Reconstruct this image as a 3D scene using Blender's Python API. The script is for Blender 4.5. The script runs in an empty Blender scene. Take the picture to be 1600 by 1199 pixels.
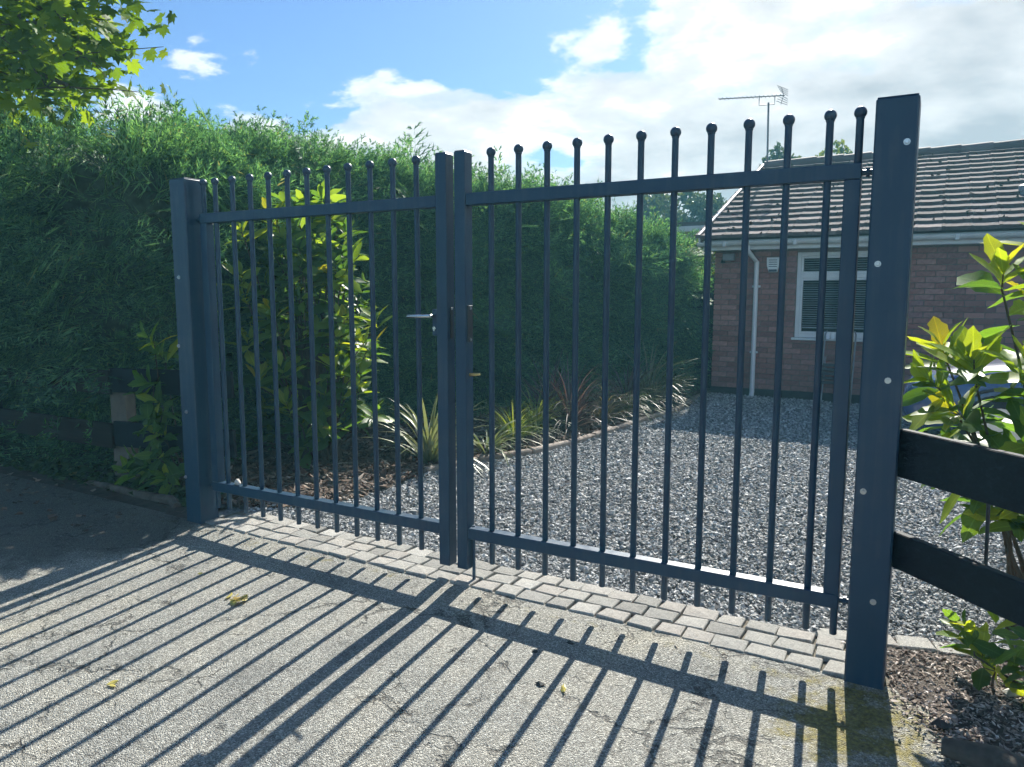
import bpy, math, random
import numpy as np
from mathutils import Vector, Matrix, Quaternion
R = math.radians
random.seed(7); rng = np.random.default_rng(11)
scene = bpy.context.scene
col = scene.collection

# ------------------------------------------------------------------ camera
cd = bpy.data.cameras.new('camera'); cam = bpy.data.objects.new('camera', cd); col.objects.link(cam)
cam.location = (1.886, -3.129, 1.477)
cam.rotation_euler = (math.pi/2 - 0.11997, 0.0, 0.51538)
cd.sensor_width = 36.0; cd.lens = 36.0*1176.5/1600; cd.clip_start = 0.05; cd.clip_end = 2000
scene.camera = cam

# ------------------------------------------------------------------ light
SUN_AZ, SUN_EL = R(-7.0), R(37.5)          # azimuth from +Y towards +X
sun_dir = Vector((math.sin(SUN_AZ)*math.cos(SUN_EL), math.cos(SUN_AZ)*math.cos(SUN_EL), math.sin(SUN_EL)))
sl = bpy.data.lights.new('sun', 'SUN'); sl.energy = 3.35; sl.angle = R(0.5); sl.color = (1.0, 0.95, 0.86)
so = bpy.data.objects.new('sun', sl); col.objects.link(so)
so.rotation_euler = (-sun_dir).to_track_quat('-Z', 'Y').to_euler()

def nn(nt, t, **kw):
    n = nt.nodes.new(t)
    for k, v in kw.items():
        if k == 'inp':
            for a, b in v.items(): n.inputs[a].default_value = b
        else: setattr(n, k, v)
    return n
def ln(nt, a, ao, b, bi): nt.links.new(a.outputs[ao], b.inputs[bi])
def mathn(nt, op, a, b=None, clamp=False):
    n = nt.nodes.new('ShaderNodeMath'); n.operation = op; n.use_clamp = clamp
    for i, v in enumerate((a, b)):
        if v is None: continue
        if isinstance(v, (int, float)): n.inputs[i].default_value = v
        else: nt.links.new(v, n.inputs[i])
    return n.outputs[0]
def ramp(nt, src, stops, interp='LINEAR'):
    n = nt.nodes.new('ShaderNodeValToRGB'); n.color_ramp.interpolation = interp
    e = n.color_ramp.elements
    while len(e) < len(stops): e.new(0.5)
    for i, (p, c) in enumerate(stops):
        e[i].position = p; e[i].color = (*c, 1) if len(c) == 3 else c
    nt.links.new(src, n.inputs[0]); return n.outputs[0]
def mixc(nt, fac, a, b, mode='MIX'):
    n = nt.nodes.new('ShaderNodeMix'); n.data_type = 'RGBA'; n.blend_type = mode
    for i, v in ((0, fac), (6, a), (7, b)):
        if isinstance(v, (int, float)): n.inputs[i].default_value = v
        elif isinstance(v, tuple): n.inputs[i].default_value = (*v, 1) if len(v) == 3 else v
        else: nt.links.new(v, n.inputs[i])
    return n.outputs[2]

world = bpy.data.worlds.new('World'); scene.world = world; world.use_nodes = True
nt = world.node_tree; nt.nodes.clear()
sky = nn(nt, 'ShaderNodeTexSky', sky_type='NISHITA', sun_disc=False, sun_elevation=SUN_EL, sun_rotation=SUN_AZ,
         air_density=1.3, dust_density=0.6, ozone_density=2.5)
tc = nn(nt, 'ShaderNodeTexCoord')
sep = nn(nt, 'ShaderNodeSeparateXYZ'); ln(nt, tc, 'Generated', sep, 0)
zz = mathn(nt, 'ADD', mathn(nt, 'MAXIMUM', sep.outputs[2], 0.0), 0.22)
uu = mathn(nt, 'DIVIDE', sep.outputs[0], zz); vv = mathn(nt, 'DIVIDE', sep.outputs[1], zz)
def cloud_density(ox, oy):
    cmb = nn(nt, 'ShaderNodeCombineXYZ')
    nt.links.new(mathn(nt, 'ADD', uu, 3.1 + ox), cmb.inputs[0]); nt.links.new(mathn(nt, 'ADD', vv, 1.7 + oy), cmb.inputs[1])
    n1 = nn(nt, 'ShaderNodeTexNoise', inp={'Scale': 2.1, 'Detail': 11.0, 'Roughness': 0.57, 'Distortion': 0.1}); nt.links.new(cmb.outputs[0], n1.inputs['Vector'])
    # a bank of cloud that thickens low down and towards +X, as in the photograph
    side = mathn(nt, 'ADD', mathn(nt, 'MULTIPLY', sep.outputs[0], .87), mathn(nt, 'MULTIPLY', sep.outputs[1], .49))
    bias = mathn(nt, 'SUBTRACT', mathn(nt, 'ADD', mathn(nt, 'MULTIPLY', side, .30), .30), sep.outputs[2])
    return mathn(nt, 'ADD', n1.outputs[0], mathn(nt, 'MAXIMUM', bias, -.085))  # floor on the bias adds unseen cloud overhead for fill light
den = cloud_density(0, 0); den2 = cloud_density(-0.01, 0.10)
mask = ramp(nt, den, [(0.49, (0, 0, 0)), (0.545, (0.7,)*3), (0.62, (1, 1, 1))], 'EASE')
thick = ramp(nt, den2, [(0.55, (0, 0, 0)), (0.61, (.45,)*3), (0.70, (.65,)*3), (0.84, (1, 1, 1))])
ccol = mixc(nt, thick, (4.4, 4.45, 4.5), (1.85, 2.08, 2.3))
skyc = mixc(nt, 1.0, sky.outputs[0], (0.25, 0.33, 0.46), 'MULTIPLY')
final = mixc(nt, mask, skyc, ccol)
bg = nn(nt, 'ShaderNodeBackground', inp={'Strength': 0.09}); nt.links.new(final, bg.inputs[0])
wo = nn(nt, 'ShaderNodeOutputWorld'); ln(nt, bg, 0, wo, 0)

vs = scene.view_settings
vs.view_transform = 'Standard'; vs.look = 'None'; vs.exposure = 1.76; vs.gamma = 1.0; vs.use_curve_mapping = False
scene.render.engine = 'CYCLES'
scene.cycles.max_bounces = 4; scene.cycles.diffuse_bounces = 2; scene.cycles.transmission_bounces = 4; scene.cycles.glossy_bounces = 2; scene.cycles.volume_bounces = 0
scene.cycles.use_adaptive_sampling = True; scene.cycles.adaptive_threshold = 0.025; scene.cycles.adaptive_min_samples = 16

# ------------------------------------------------------------------ helpers
def tag(o, label=None, cat=None, group=None, kind=None):
    if label: o['label'] = label
    if cat: o['category'] = cat
    if group: o['group'] = group
    if kind: o['kind'] = kind
    return o
def thing(name, loc, label, cat, group=None):
    o = bpy.data.objects.new(name, None); o.empty_display_size = 0.1; col.objects.link(o); o.location = loc
    return tag(o, label, cat, group)
def root_loc(o):
    while o.parent: o = o.parent
    return Vector(o.location)
def link(name, me, parent=None, mtx=None):
    """mtx is a world matrix; a child's own matrix is taken relative to its parent chain (parents are unrotated)"""
    o = bpy.data.objects.new(name, me); col.objects.link(o)
    m = mtx.copy() if mtx is not None else Matrix.Identity(4)
    if parent is not None:
        o.parent = parent
        acc = Vector((0, 0, 0)); q = parent
        while q: acc += Vector(q.location); q = q.parent
        if mtx is not None: m.translation = m.translation - acc
    o.matrix_basis = m
    return o
class MB:
    def __init__(s): s.v = []; s.f = []; s.sm = False
    def add(s, vs_, fs_):
        b = len(s.v); s.v += [tuple(x) for x in vs_]; s.f += [tuple(b+i for i in f) for f in fs_]; return s
    def box(s, x0, x1, y0, y1, z0, z1, bev=0.0):
        if bev <= 0:
            v = [(x, y, z) for x in (x0, x1) for y in (y0, y1) for z in (z0, z1)]
            return s.add(v, [(0,1,3,2),(4,6,7,5),(0,4,5,1),(2,3,7,6),(0,2,6,4),(1,5,7,3)])
        b = min(bev, (x1-x0)*.45, (y1-y0)*.45, (z1-z0)*.45)
        v = []; idx = {}
        X = (x0, x1); Y = (y0, y1); Z = (z0, z1); sg = (1, -1)
        for i in (0,1):
            for j in (0,1):
                for k in (0,1):
                    cx, cy, cz = X[i], Y[j], Z[k]
                    idx[i,j,k,0] = len(v); v.append((cx, cy+b*sg[j], cz+b*sg[k]))
                    idx[i,j,k,1] = len(v); v.append((cx+b*sg[i], cy, cz+b*sg[k]))
                    idx[i,j,k,2] = len(v); v.append((cx+b*sg[i], cy+b*sg[j], cz))
        f = []
        for i in (0,1):
            q = [idx[i,0,0,0], idx[i,1,0,0], idx[i,1,1,0], idx[i,0,1,0]]; f.append(q if i else q[::-1])
            q = [idx[0,i,0,1], idx[0,i,1,1], idx[1,i,1,1], idx[1,i,0,1]]; f.append(q if i else q[::-1])
            q = [idx[0,0,i,2], idx[1,0,i,2], idx[1,1,i,2], idx[0,1,i,2]]; f.append(q if i else q[::-1])
        for i in (0,1):
            for j in (0,1):
                f.append([idx[i,j,0,0], idx[i,j,1,0], idx[i,j,1,1], idx[i,j,0,1]])
                f.append([idx[i,0,j,0], idx[i,1,j,0], idx[i,1,j,2], idx[i,0,j,2]])
                f.append([idx[0,i,j,1], idx[1,i,j,1], idx[1,i,j,2], idx[0,i,j,2]])
        for i in (0,1):
            for j in (0,1):
                for k in (0,1): f.append([idx[i,j,k,0], idx[i,j,k,1], idx[i,j,k,2]])
        return s.add(v, f)
    def obox(s, a, b, w, h, up=(0,0,1), bev=0.0):
        """box from a to b, width w sideways, height h along up"""
        a = Vector(a); b = Vector(b); d = (b-a); L = d.length; d.normalize(); up = Vector(up)
        sd = d.cross(up).normalized(); u = sd.cross(d).normalized()
        m = MB().box(0, L, -w/2, w/2, -h/2, h/2, bev)
        return s.add([a + d*x + sd*y + u*z for x, y, z in m.v], m.f)
    def tube(s, pts, rad, n=8, cap=True):
        pts = [Vector(q) for q in pts]
        if not isinstance(rad, (list, tuple)): rad = [rad]*len(pts)
        b = len(s.v); pu = None
        for i, q in enumerate(pts):
            d = (pts[min(i+1, len(pts)-1)] - pts[max(i-1, 0)]).normalized()
            if pu is None: pu = Vector((1,0,0)) if abs(d.x) < .8 else Vector((0,1,0))
            u = (pu - d*pu.dot(d)).normalized(); w = d.cross(u); pu = u
            for k in range(n):
                a = 2*math.pi*k/n; s.v.append(tuple(q + (u*math.cos(a) + w*math.sin(a))*rad[i]))
        for i in range(len(pts)-1):
            for k in range(n):
                s.f.append((b+i*n+k, b+i*n+(k+1)%n, b+(i+1)*n+(k+1)%n, b+(i+1)*n+k))
        if cap:
            s.f.append(tuple(b+k for k in range(n))[::-1]); s.f.append(tuple(b+(len(pts)-1)*n+k for k in range(n)))
        return s
    def lathe(s, c, prof, n=14):
        b = len(s.v); c = Vector(c)
        for r_, z in prof:
            for k in range(n):
                a = 2*math.pi*k/n; s.v.append((c.x+r_*math.cos(a), c.y+r_*math.sin(a), c.z+z))
        for i in range(len(prof)-1):
            for k in range(n): s.f.append((b+i*n+k, b+i*n+(k+1)%n, b+(i+1)*n+(k+1)%n, b+(i+1)*n+k))
        s.f.append(tuple(b+k for k in range(n))[::-1]); s.f.append(tuple(b+(len(prof)-1)*n+k for k in range(n)))
        return s
    def mesh(s, name, mat, smooth=False, off=(0,0,0)):
        me = bpy.data.meshes.new(name)
        o = Vector(off); me.from_pydata([(v[0]-o.x, v[1]-o.y, v[2]-o.z) for v in s.v], [], s.f)
        if smooth:
            for p_ in me.polygons: p_.use_smooth = True
        if mat: me.materials.append(mat)
        me.update(); return me
    def build(s, name, mat, parent=None, smooth=False):
        off = (0,0,0)
        if parent is not None:
            acc = Vector((0,0,0)); q = parent
            while q: acc += Vector(q.location); q = q.parent
            off = acc
        me = s.mesh(name, mat, smooth, off)
        if smooth: auto_smooth(me)
        return link(name, me, parent)
def auto_smooth(me, ang=40):
    try: me.set_sharp_from_angle(angle=R(ang))
    except Exception: pass
def np_mesh(name, v, f, mat, smooth=False):
    me = bpy.data.meshes.new(name)
    me.from_pydata(np.ascontiguousarray(v, dtype=np.float32), [], np.ascontiguousarray(f, dtype=np.int32))
    if mat: me.materials.append(mat)
    if smooth: me.polygons.foreach_set('use_smooth', np.ones(len(me.polygons), dtype=bool))
    me.update(); return me
def scatter(tv, tf, pos, rot, scl):
    """bake copies of a template: tv (n,3), tf (m,3), pos (k,3), rot (k,3,3), scl (k,) or (k,3)"""
    scl = np.asarray(scl);  scl = scl[:, None] if scl.ndim == 1 else scl
    V = np.einsum('kij,knj->kni', rot, tv[None]*scl[:, None, :]) + pos[:, None, :]
    F = tf[None] + (np.arange(len(pos))*len(tv))[:, None, None]
    return V.reshape(-1, 3), F.reshape(-1, tf.shape[1])
def join(parts):
    V = []; F = []; b = 0
    for v, f in parts: V.append(v); F.append(f + b); b += len(v)
    return np.concatenate(V), np.concatenate(F)
def frames(d, n):
    """rotation matrices with columns x=d, z~n"""
    d = d/np.linalg.norm(d, axis=1, keepdims=True)
    y = np.cross(n, d); y /= np.linalg.norm(y, axis=1, keepdims=True) + 1e-9
    z = np.cross(d, y)
    return np.stack([d, y, z], axis=2)
def rand_rot(k):
    q = rng.normal(size=(k, 4)); q /= np.linalg.norm(q, axis=1, keepdims=True)
    w, x, y, z = q.T
    return np.stack([np.stack([1-2*(y*y+z*z), 2*(x*y-z*w), 2*(x*z+y*w)], 1),
                     np.stack([2*(x*y+z*w), 1-2*(x*x+z*z), 2*(y*z-x*w)], 1),
                     np.stack([2*(x*z-y*w), 2*(y*z+x*w), 1-2*(x*x+y*y)], 1)], 1)
def gz(x):                                   # the drive falls gently to the right
    return -0.013*np.clip(x, -6, 4)

# ------------------------------------------------------------------ materials
def new_mat(name):
    m = bpy.data.materials.new(name); m.use_nodes = True; t = m.node_tree
    return m, t, t.nodes['Principled BSDF']
def noise(t, scale, detail=4, rough=.55, coord='Object', dist=0):
    c = nn(t, 'ShaderNodeTexCoord'); n = nn(t, 'ShaderNodeTexNoise', inp={'Scale': scale, 'Detail': detail, 'Roughness': rough, 'Distortion': dist})
    ln(t, c, coord, n, 'Vector'); return n.outputs[0]
def bump(t, p, h, strength=.3, dist=.01):
    b = nn(t, 'ShaderNodeBump', inp={'Strength': strength, 'Distance': dist}); t.links.new(h, b.inputs['Height']); ln(t, b, 0, p, 'Normal')
def plain(name, c, rough=.5, var=.15, scale=8, metal=0, bmp=0, bscale=60, spec=.5, coat=0):
    m, t, p = new_mat(name)
    n = noise(t, scale, 5)
    a = tuple(x*(1-var) for x in c); b = tuple(min(1, x*(1+var)) for x in c)
    t.links.new(ramp(t, n, [(.3, a), (.7, b)]), p.inputs['Base Color'])
    p.inputs['Roughness'].default_value = rough; p.inputs['Metallic'].default_value = metal
    p.inputs['Specular IOR Level'].default_value = spec; p.inputs['Coat Weight'].default_value = coat
    if bmp: bump(t, p, noise(t, bscale, 3), bmp, .004)
    return m
def leaf_mat(name, stops, trans=.45, tcol=(1.35, 1.25, .45), island=True, rough=.45, spec=.4, veins=False):
    m, t, p = new_mat(name)
    if island: g = nn(t, 'ShaderNodeNewGeometry'); r_ = g.outputs['Random Per Island']
    else: g = nn(t, 'ShaderNodeObjectInfo'); r_ = g.outputs['Random']
    c = ramp(t, r_, stops)
    if veins:      # pale midrib, side veins, a few blemishes
        tc_ = nn(t, 'ShaderNodeTexCoord'); sx = nn(t, 'ShaderNodeSeparateXYZ'); ln(t, tc_, 'Object', sx, 0)
        ay_ = mathn(t, 'ABSOLUTE', sx.outputs[1]); rib = ramp(t, ay_, [(.0012, (1, 1, 1)), (.0028, (0, 0, 0))])
        wv = mathn(t, 'SINE', mathn(t, 'MULTIPLY', mathn(t, 'SUBTRACT', sx.outputs[0], mathn(t, 'MULTIPLY', ay_, .8)), 420.0)); sv = ramp(t, wv, [(.86, (0, 0, 0)), (.99, (.35,)*3)])
        c = mixc(t, mixc(t, 1.0, rib, sv, 'LIGHTEN'), c, mixc(t, 1.0, c, (1.5, 1.45, 1.7), 'MULTIPLY'))
        bl = ramp(t, noise(t, 38, 4, .6), [(.66, (0, 0, 0)), (.72, (.7,)*3)]); c = mixc(t, bl, c, mixc(t, 1.0, c, (1.1, .62, .45), 'MULTIPLY'))
    t.links.new(c, p.inputs['Base Color']); p.inputs['Roughness'].default_value = rough; p.inputs['Specular IOR Level'].default_value = spec
    tr = nn(t, 'ShaderNodeBsdfTranslucent'); t.links.new(mixc(t, 1.0, c, tcol, 'MULTIPLY'), tr.inputs[0])
    mx = nn(t, 'ShaderNodeMixShader', inp={0: trans}); ln(t, p, 0, mx, 1); ln(t, tr, 0, mx, 2)
    ln(t, mx, 0, t.nodes['Material Output'], 0); return m
def island_mat(name, stops, rough=.7, spec=.4, interp='LINEAR'):
    m, t, p = new_mat(name); g = nn(t, 'ShaderNodeNewGeometry')
    t.links.new(ramp(t, g.outputs['Random Per Island'], stops, interp), p.inputs['Base Color'])
    p.inputs['Roughness'].default_value = rough; p.inputs['Specular IOR Level'].default_value = spec; return m
def object_mat(name, stops, rough=.8, spec=.3, nscale=25, nvar=.35, bmp=.4, bscale=90, interp='LINEAR'):
    m, t, p = new_mat(name); g = nn(t, 'ShaderNodeObjectInfo')
    c = ramp(t, g.outputs['Random'], stops, interp)
    n = noise(t, nscale, 6, .6)
    c2 = mixc(t, 1.0, c, ramp(t, n, [(.25, (1-nvar,)*3), (.75, (1+nvar*.5,)*3)]), 'MULTIPLY')
    t.links.new(c2, p.inputs['Base Color']); p.inputs['Roughness'].default_value = rough; p.inputs['Specular IOR Level'].default_value = spec
    if bmp: bump(t, p, noise(t, bscale, 4), bmp, .003)
    return m

def drive_mat():
    m, t, p = new_mat('chip_asphalt')
    c = nn(t, 'ShaderNodeTexCoord')
    v = nn(t, 'ShaderNodeTexVoronoi', inp={'Scale': 210.0, 'Randomness': 1.0}); ln(t, c, 'Object', v, 'Vector')
    sepc = nn(t, 'ShaderNodeSeparateColor'); ln(t, v, 'Color', sepc, 0)
    chip = ramp(t, sepc.outputs[0], [(0, (0.0986, 0.0982, 0.0878)), (.25, (0.1901, 0.1890, 0.1681)), (.6, (0.2709, 0.2685, 0.2383)), (.85, (0.3707, 0.3692, 0.3286)), (1, (0.5465, 0.5469, 0.4953))])
    big = noise(t, 1.7, 6, .6); blot = ramp(t, big, [(.28, (.62, .63, .65)), (.45, (.95, .95, .95)), (.58, (1.05, 1.03, 1.0)), (.75, (1.22, 1.16, 1.04))])
    base = mixc(t, 1.0, chip, blot, 'MULTIPLY')
    # dirty specks
    sp = ramp(t, noise(t, 14, 6, .7), [(.30, (.35, .33, .3)), (.40, (1, 1, 1))]); base = mixc(t, .8, base, mixc(t, 1.0, base, sp, 'MULTIPLY'))
    # cracks: distorted cell edges, only in some places
    nz = nn(t, 'ShaderNodeTexNoise', inp={'Scale': 5.0, 'Detail': 6.0, 'Roughness': .65}); ln(t, c, 'Object', nz, 'Vector')
    dv = nn(t, 'ShaderNodeVectorMath', operation='SCALE', inp={'Scale': .30}); ln(t, nz, 'Color', dv, 0)
    ad = nn(t, 'ShaderNodeVectorMath', operation='ADD'); ln(t, c, 'Object', ad, 0); ln(t, dv, 0, ad, 1)
    vc = nn(t, 'ShaderNodeTexVoronoi', feature='DISTANCE_TO_EDGE', inp={'Scale': 1.25}); ln(t, ad, 0, vc, 'Vector')
    lin = ramp(t, vc.outputs[0], [(.004, (1, 1, 1)), (.013, (0, 0, 0))])
    vc2 = nn(t, 'ShaderNodeTexVoronoi', feature='DISTANCE_TO_EDGE', inp={'Scale': 3.4}); ln(t, ad, 0, vc2, 'Vector')
    lin2 = ramp(t, vc2.outputs[0], [(.006, (1, 1, 1)), (.022, (0, 0, 0))])
    mk = ramp(t, noise(t, 1.1, 4, .6), [(.44, (0, 0, 0)), (.52, (1, 1, 1))])
    mk2 = ramp(t, noise(t, 1.9, 4, .6, dist=.4), [(.52, (0, 0, 0)), (.58, (1, 1, 1))])
    brk = ramp(t, noise(t, 11, 4), [(.36, (.15,)*3), (.52, (1, 1, 1))])
    cr = mixc(t, 1.0, mixc(t, 1.0, lin, mk, 'MULTIPLY'), mixc(t, 1.0, lin2, mk2, 'MULTIPLY'), 'LIGHTEN')
    cr = mixc(t, 1.0, cr, brk, 'MULTIPLY')
    base = mixc(t, mixc(t, 1.0, cr, (.75, .75, .75), 'MULTIPLY'), base, (.03, .028, .025))
    # moss along the setts and round the right gate post
    sp3 = nn(t, 'ShaderNodeSeparateXYZ'); ln(t, c, 'Object', sp3, 0)
    near = mathn(t, 'SUBTRACT', 1.0, mathn(t, 'MULTIPLY', mathn(t, 'ABSOLUTE', mathn(t, 'ADD', sp3.outputs[1], .16)), 2.3), True)
    dx = mathn(t, 'SUBTRACT', sp3.outputs[0], 1.72); dy = mathn(t, 'ADD', sp3.outputs[1], .36)
    rr = mathn(t, 'SQRT', mathn(t, 'ADD', mathn(t, 'MULTIPLY', dx, dx), mathn(t, 'MULTIPLY', dy, dy)))
    post = mathn(t, 'SUBTRACT', 1.0, mathn(t, 'MULTIPLY', rr, 1.35), True)
    zone = mathn(t, 'MAXIMUM', mathn(t, 'MULTIPLY', near, .56), mathn(t, 'MULTIPLY', post, 1.0))
    mz = mathn(t, 'MULTIPLY', zone, noise(t, 9, 7, .72))
    mf = ramp(t, mz, [(.29, (0, 0, 0)), (.40, (.85,)*3)])
    moss = ramp(t, noise(t, 60, 4), [(.3, (.06, .052, .012)), (.6, (.22, .185, .03)), (.8, (.38, .30, .045))])
    base = mixc(t, mf, base, moss)
    # leaf mould below the left-hand hedge, darkened further to paint in deep shade
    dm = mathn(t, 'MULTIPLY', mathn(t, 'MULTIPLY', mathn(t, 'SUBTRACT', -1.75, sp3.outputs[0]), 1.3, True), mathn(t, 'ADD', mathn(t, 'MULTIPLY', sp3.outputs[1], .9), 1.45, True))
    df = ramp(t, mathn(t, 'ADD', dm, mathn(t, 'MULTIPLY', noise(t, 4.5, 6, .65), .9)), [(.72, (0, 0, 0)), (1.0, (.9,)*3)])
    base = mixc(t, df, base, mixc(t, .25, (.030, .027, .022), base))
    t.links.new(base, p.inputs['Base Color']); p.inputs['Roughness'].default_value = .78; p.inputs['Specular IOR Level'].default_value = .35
    h = mixc(t, cr, v.outputs['Distance'], (3, 3, 3))
    hh = mathn(t, 'SUBTRACT', 1.0, h)
    bump(t, p, hh, .9, .006)
    return m

M = {}
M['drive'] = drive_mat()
M['soil'] = plain('bare_soil', (.055, .042, .032), .95, .5, 12, bmp=.8, bscale=70)
M['grit'] = plain('gravel_base', (.17, .172, .17), .9, .6, 60, bmp=.9, bscale=120)
M['verge'] = plain('verge_ground', (.06, .065, .035), .95, .4, 3, bmp=.6, bscale=40)
M['gravel'] = island_mat('slate_gravel', [(0, (0.1080, 0.1116, 0.1116)), (.3, (0.2040, 0.2088, 0.2064)), (.55, (0.3120, 0.3168, 0.3096)), (.78, (0.4200, 0.4224, 0.4080)), (.93, (0.5520, 0.5520, 0.5280)), (1, (0.7440, 0.7380, 0.7080))], .75, .2)
M['bark'] = island_mat('bark_chip', [(0, (.035, .022, .015)), (.4, (.085, .055, .038)), (.75, (.15, .105, .075)), (.95, (.26, .2, .15)), (1, (.42, .37, .32))], .85, .3)
M['litter'] = island_mat('shale_litter', [(0, (0.0780, 0.0585, 0.0468)), (.35, (0.1950, 0.1534, 0.1235)), (.7, (0.3510, 0.2860, 0.2340)), (.92, (0.5200, 0.4420, 0.3770)), (1, (0.7540, 0.6760, 0.5980))], .85, .3)
M['sett'] = object_mat('granite_sett', [(0, (0.2646, 0.2580, 0.2343)), (.3, (0.3528, 0.3450, 0.3131)), (.6, (0.4018, 0.3880, 0.3484)), (.85, (0.3773, 0.3520, 0.3151)), (1, (0.4704, 0.4600, 0.4191))], .85, .3, 14, .5, .9, 110)
M['mortar'] = plain('dirty_joint', (.13, .115, .085), .95, .4, 30, bmp=.6)
M['edging'] = object_mat('edging_concrete', [(0, (.20, .165, .135)), (1, (.32, .27, .225))], .9, .3, 20, .4, .5)
def paint_mat():
    m, t, p = new_mat('anthracite_paint')
    n = noise(t, 5, 6, .6)
    t.links.new(ramp(t, n, [(.3, (.008, .038, .076)), (.7, (.012, .047, .090))]), p.inputs['Base Color'])
    t.links.new(ramp(t, noise(t, 22, 5), [(.3, (.34,)*3), (.7, (.46,)*3)]), p.inputs['Roughness'])
    tc_ = nn(t, 'ShaderNodeTexCoord'); mp_ = nn(t, 'ShaderNodeMapping', inp={'Scale': (30, 30, 1.6)}); ln(t, tc_, 'Object', mp_, 0)
    st = nn(t, 'ShaderNodeTexNoise', inp={'Scale': 1.0, 'Detail': 5.0, 'Roughness': .6}); ln(t, mp_, 0, st, 'Vector')
    base = p.inputs['Base Color'].links[0].from_socket
    dust = ramp(t, mathn(t, 'MULTIPLY', st.outputs[0], noise(t, 3.0, 5, .7)), [(.24, (0, 0, 0)), (.42, (.16,)*3)])
    t.links.new(mixc(t, dust, base, (.20, .20, .19)), p.inputs['Base Color'])
    bump(t, p, noise(t, 420, 2), .06, .001); return m
M['paint'] = paint_mat()
M['steel'] = plain('zinc_bolt', (.62, .62, .62), .3, .15, 30, metal=1)
M['alu'] = plain('satin_steel', (.7, .7, .69), .25, .08, 30, metal=1)
M['brass'] = plain('brass', (.75, .55, .22), .3, .1, 30, metal=1)
def board_mat(name, c, rot):
    m, t, p = new_mat(name); tc_ = nn(t, 'ShaderNodeTexCoord'); mp_ = nn(t, 'ShaderNodeMapping', inp={'Rotation': (0, 0, rot), 'Scale': (2.2, 60, 60)}); ln(t, tc_, 'Object', mp_, 0)
    n = nn(t, 'ShaderNodeTexNoise', inp={'Scale': 1.0, 'Detail': 6.0, 'Roughness': .65, 'Distortion': .6}); ln(t, mp_, 0, n, 'Vector')
    c1 = ramp(t, n.outputs[0], [(.3, tuple(q*.55 for q in c)), (.55, c), (.75, tuple(q*2.2 for q in c))])
    fade = ramp(t, noise(t, 2.5, 5), [(.45, (1, 1, 1)), (.75, (1.7, 1.65, 1.6))])
    t.links.new(mixc(t, 1.0, c1, fade, 'MULTIPLY'), p.inputs['Base Color']); p.inputs['Roughness'].default_value = .72; p.inputs['Specular IOR Level'].default_value = .28
    bump(t, p, n.outputs[0], .5, .004); return m
M['board_r'] = board_mat('black_stained_angled_board', (.0065, .0105, .0165), R(44.6))
M['black_wood'] = plain('black_stained_board', (.0045, .0075, .012), .7, .35, 6, bmp=.3, bscale=35, spec=.25)
M['brown_wood'] = board_mat('dark_brown_board', (.018, .0125, .010), 0.0)
M['pale_wood'] = plain('weathered_post', (.15, .125, .095), .85, .3, 9, bmp=.5, bscale=40)
M['log'] = plain('dead_branch_bark', (.10, .08, .062), .9, .45, 14, bmp=.7, bscale=50)
M['bark_stem'] = plain('shrub_stem', (.075, .055, .035), .85, .3, 20, bmp=.4)
M['trunk'] = plain('tree_bark', (.085, .07, .055), .9, .4, 9, bmp=.8, bscale=25)
M['hedge'] = leaf_mat('leyland_foliage', [(0, (0.0253, 0.0720, 0.0473)), (.35, (0.0575, 0.1440, 0.0893)), (.65, (0.1092, 0.2460, 0.1418)), (.9, (0.1955, 0.3720, 0.1890)), (.97, (0.2300, 0.3960, 0.1680)), (1, (0.2530, 0.2160, 0.1155))], .42, (1.4, 1.45, .6), rough=.55, spec=.3)
M['sprig'] = leaf_mat('leyland_young_shoot', [(0, (.05, .10, .03)), (.6, (.085, .15, .04)), (1, (.12, .12, .05))], .3, rough=.6)
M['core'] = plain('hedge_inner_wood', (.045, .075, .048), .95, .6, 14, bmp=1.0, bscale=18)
M['laurel'] = leaf_mat(veins=True, name='laurel_mature_leaf', stops=[(0, (.050, .11, .034)), (.5, (.08, .165, .042)), (1, (.13, .215, .05))], trans=.55, tcol=(1.8, 1.7, .5), island=False, rough=.42, spec=.28)
M['laurel_y'] = leaf_mat(veins=True, name='laurel_young_leaf', stops=[(0, (.17, .27, .04)), (.5, (.24, .33, .045)), (.9, (.31, .37, .05)), (1, (.42, .37, .05))], trans=.52, tcol=(1.7, 1.55, .4), island=False, rough=.42, spec=.28)
M['laurel_i'] = leaf_mat('laurel_inner_leaf', [(0, (.050, .11, .034)), (.5, (.08, .165, .042)), (1, (.22, .31, .06))], .55, (1.8, 1.7, .5), True, .42, .28)
M['maple'] = leaf_mat('maple_leaf', [(0, (0.0607, 0.1148, 0.0216)), (.5, (0.1148, 0.2025, 0.0300)), (1, (0.1890, 0.2700, 0.0360))], .5, (1.8, 1.7, .4), False, .55, .2)
M['maple_i'] = leaf_mat('maple_crown_leaf', [(0, (0.0607, 0.1148, 0.0216)), (.5, (0.1148, 0.2025, 0.0300)), (1, (0.1890, 0.2700, 0.0360))], .5, (1.8, 1.7, .4), True, .55, .2)
M['tree_far'] = leaf_mat('far_tree_leaf', [(0, (.030, .055, .026)), (.5, (.055, .085, .040)), (1, (.10, .13, .06))], .35)
M['tree_far_g'] = leaf_mat('far_green_leaf', [(0, (.05, .085, .025)), (.5, (.09, .135, .035)), (1, (.16, .20, .06))], .45)
M['phorm_v'] = leaf_mat('variegated_flax_blade', [(0, (0.1125, 0.1482, 0.0640)), (.5, (0.1800, 0.2106, 0.1040)), (1, (0.2850, 0.2964, 0.1760))], .3, (1.2, 1.2, .7), False, .4)
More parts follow.
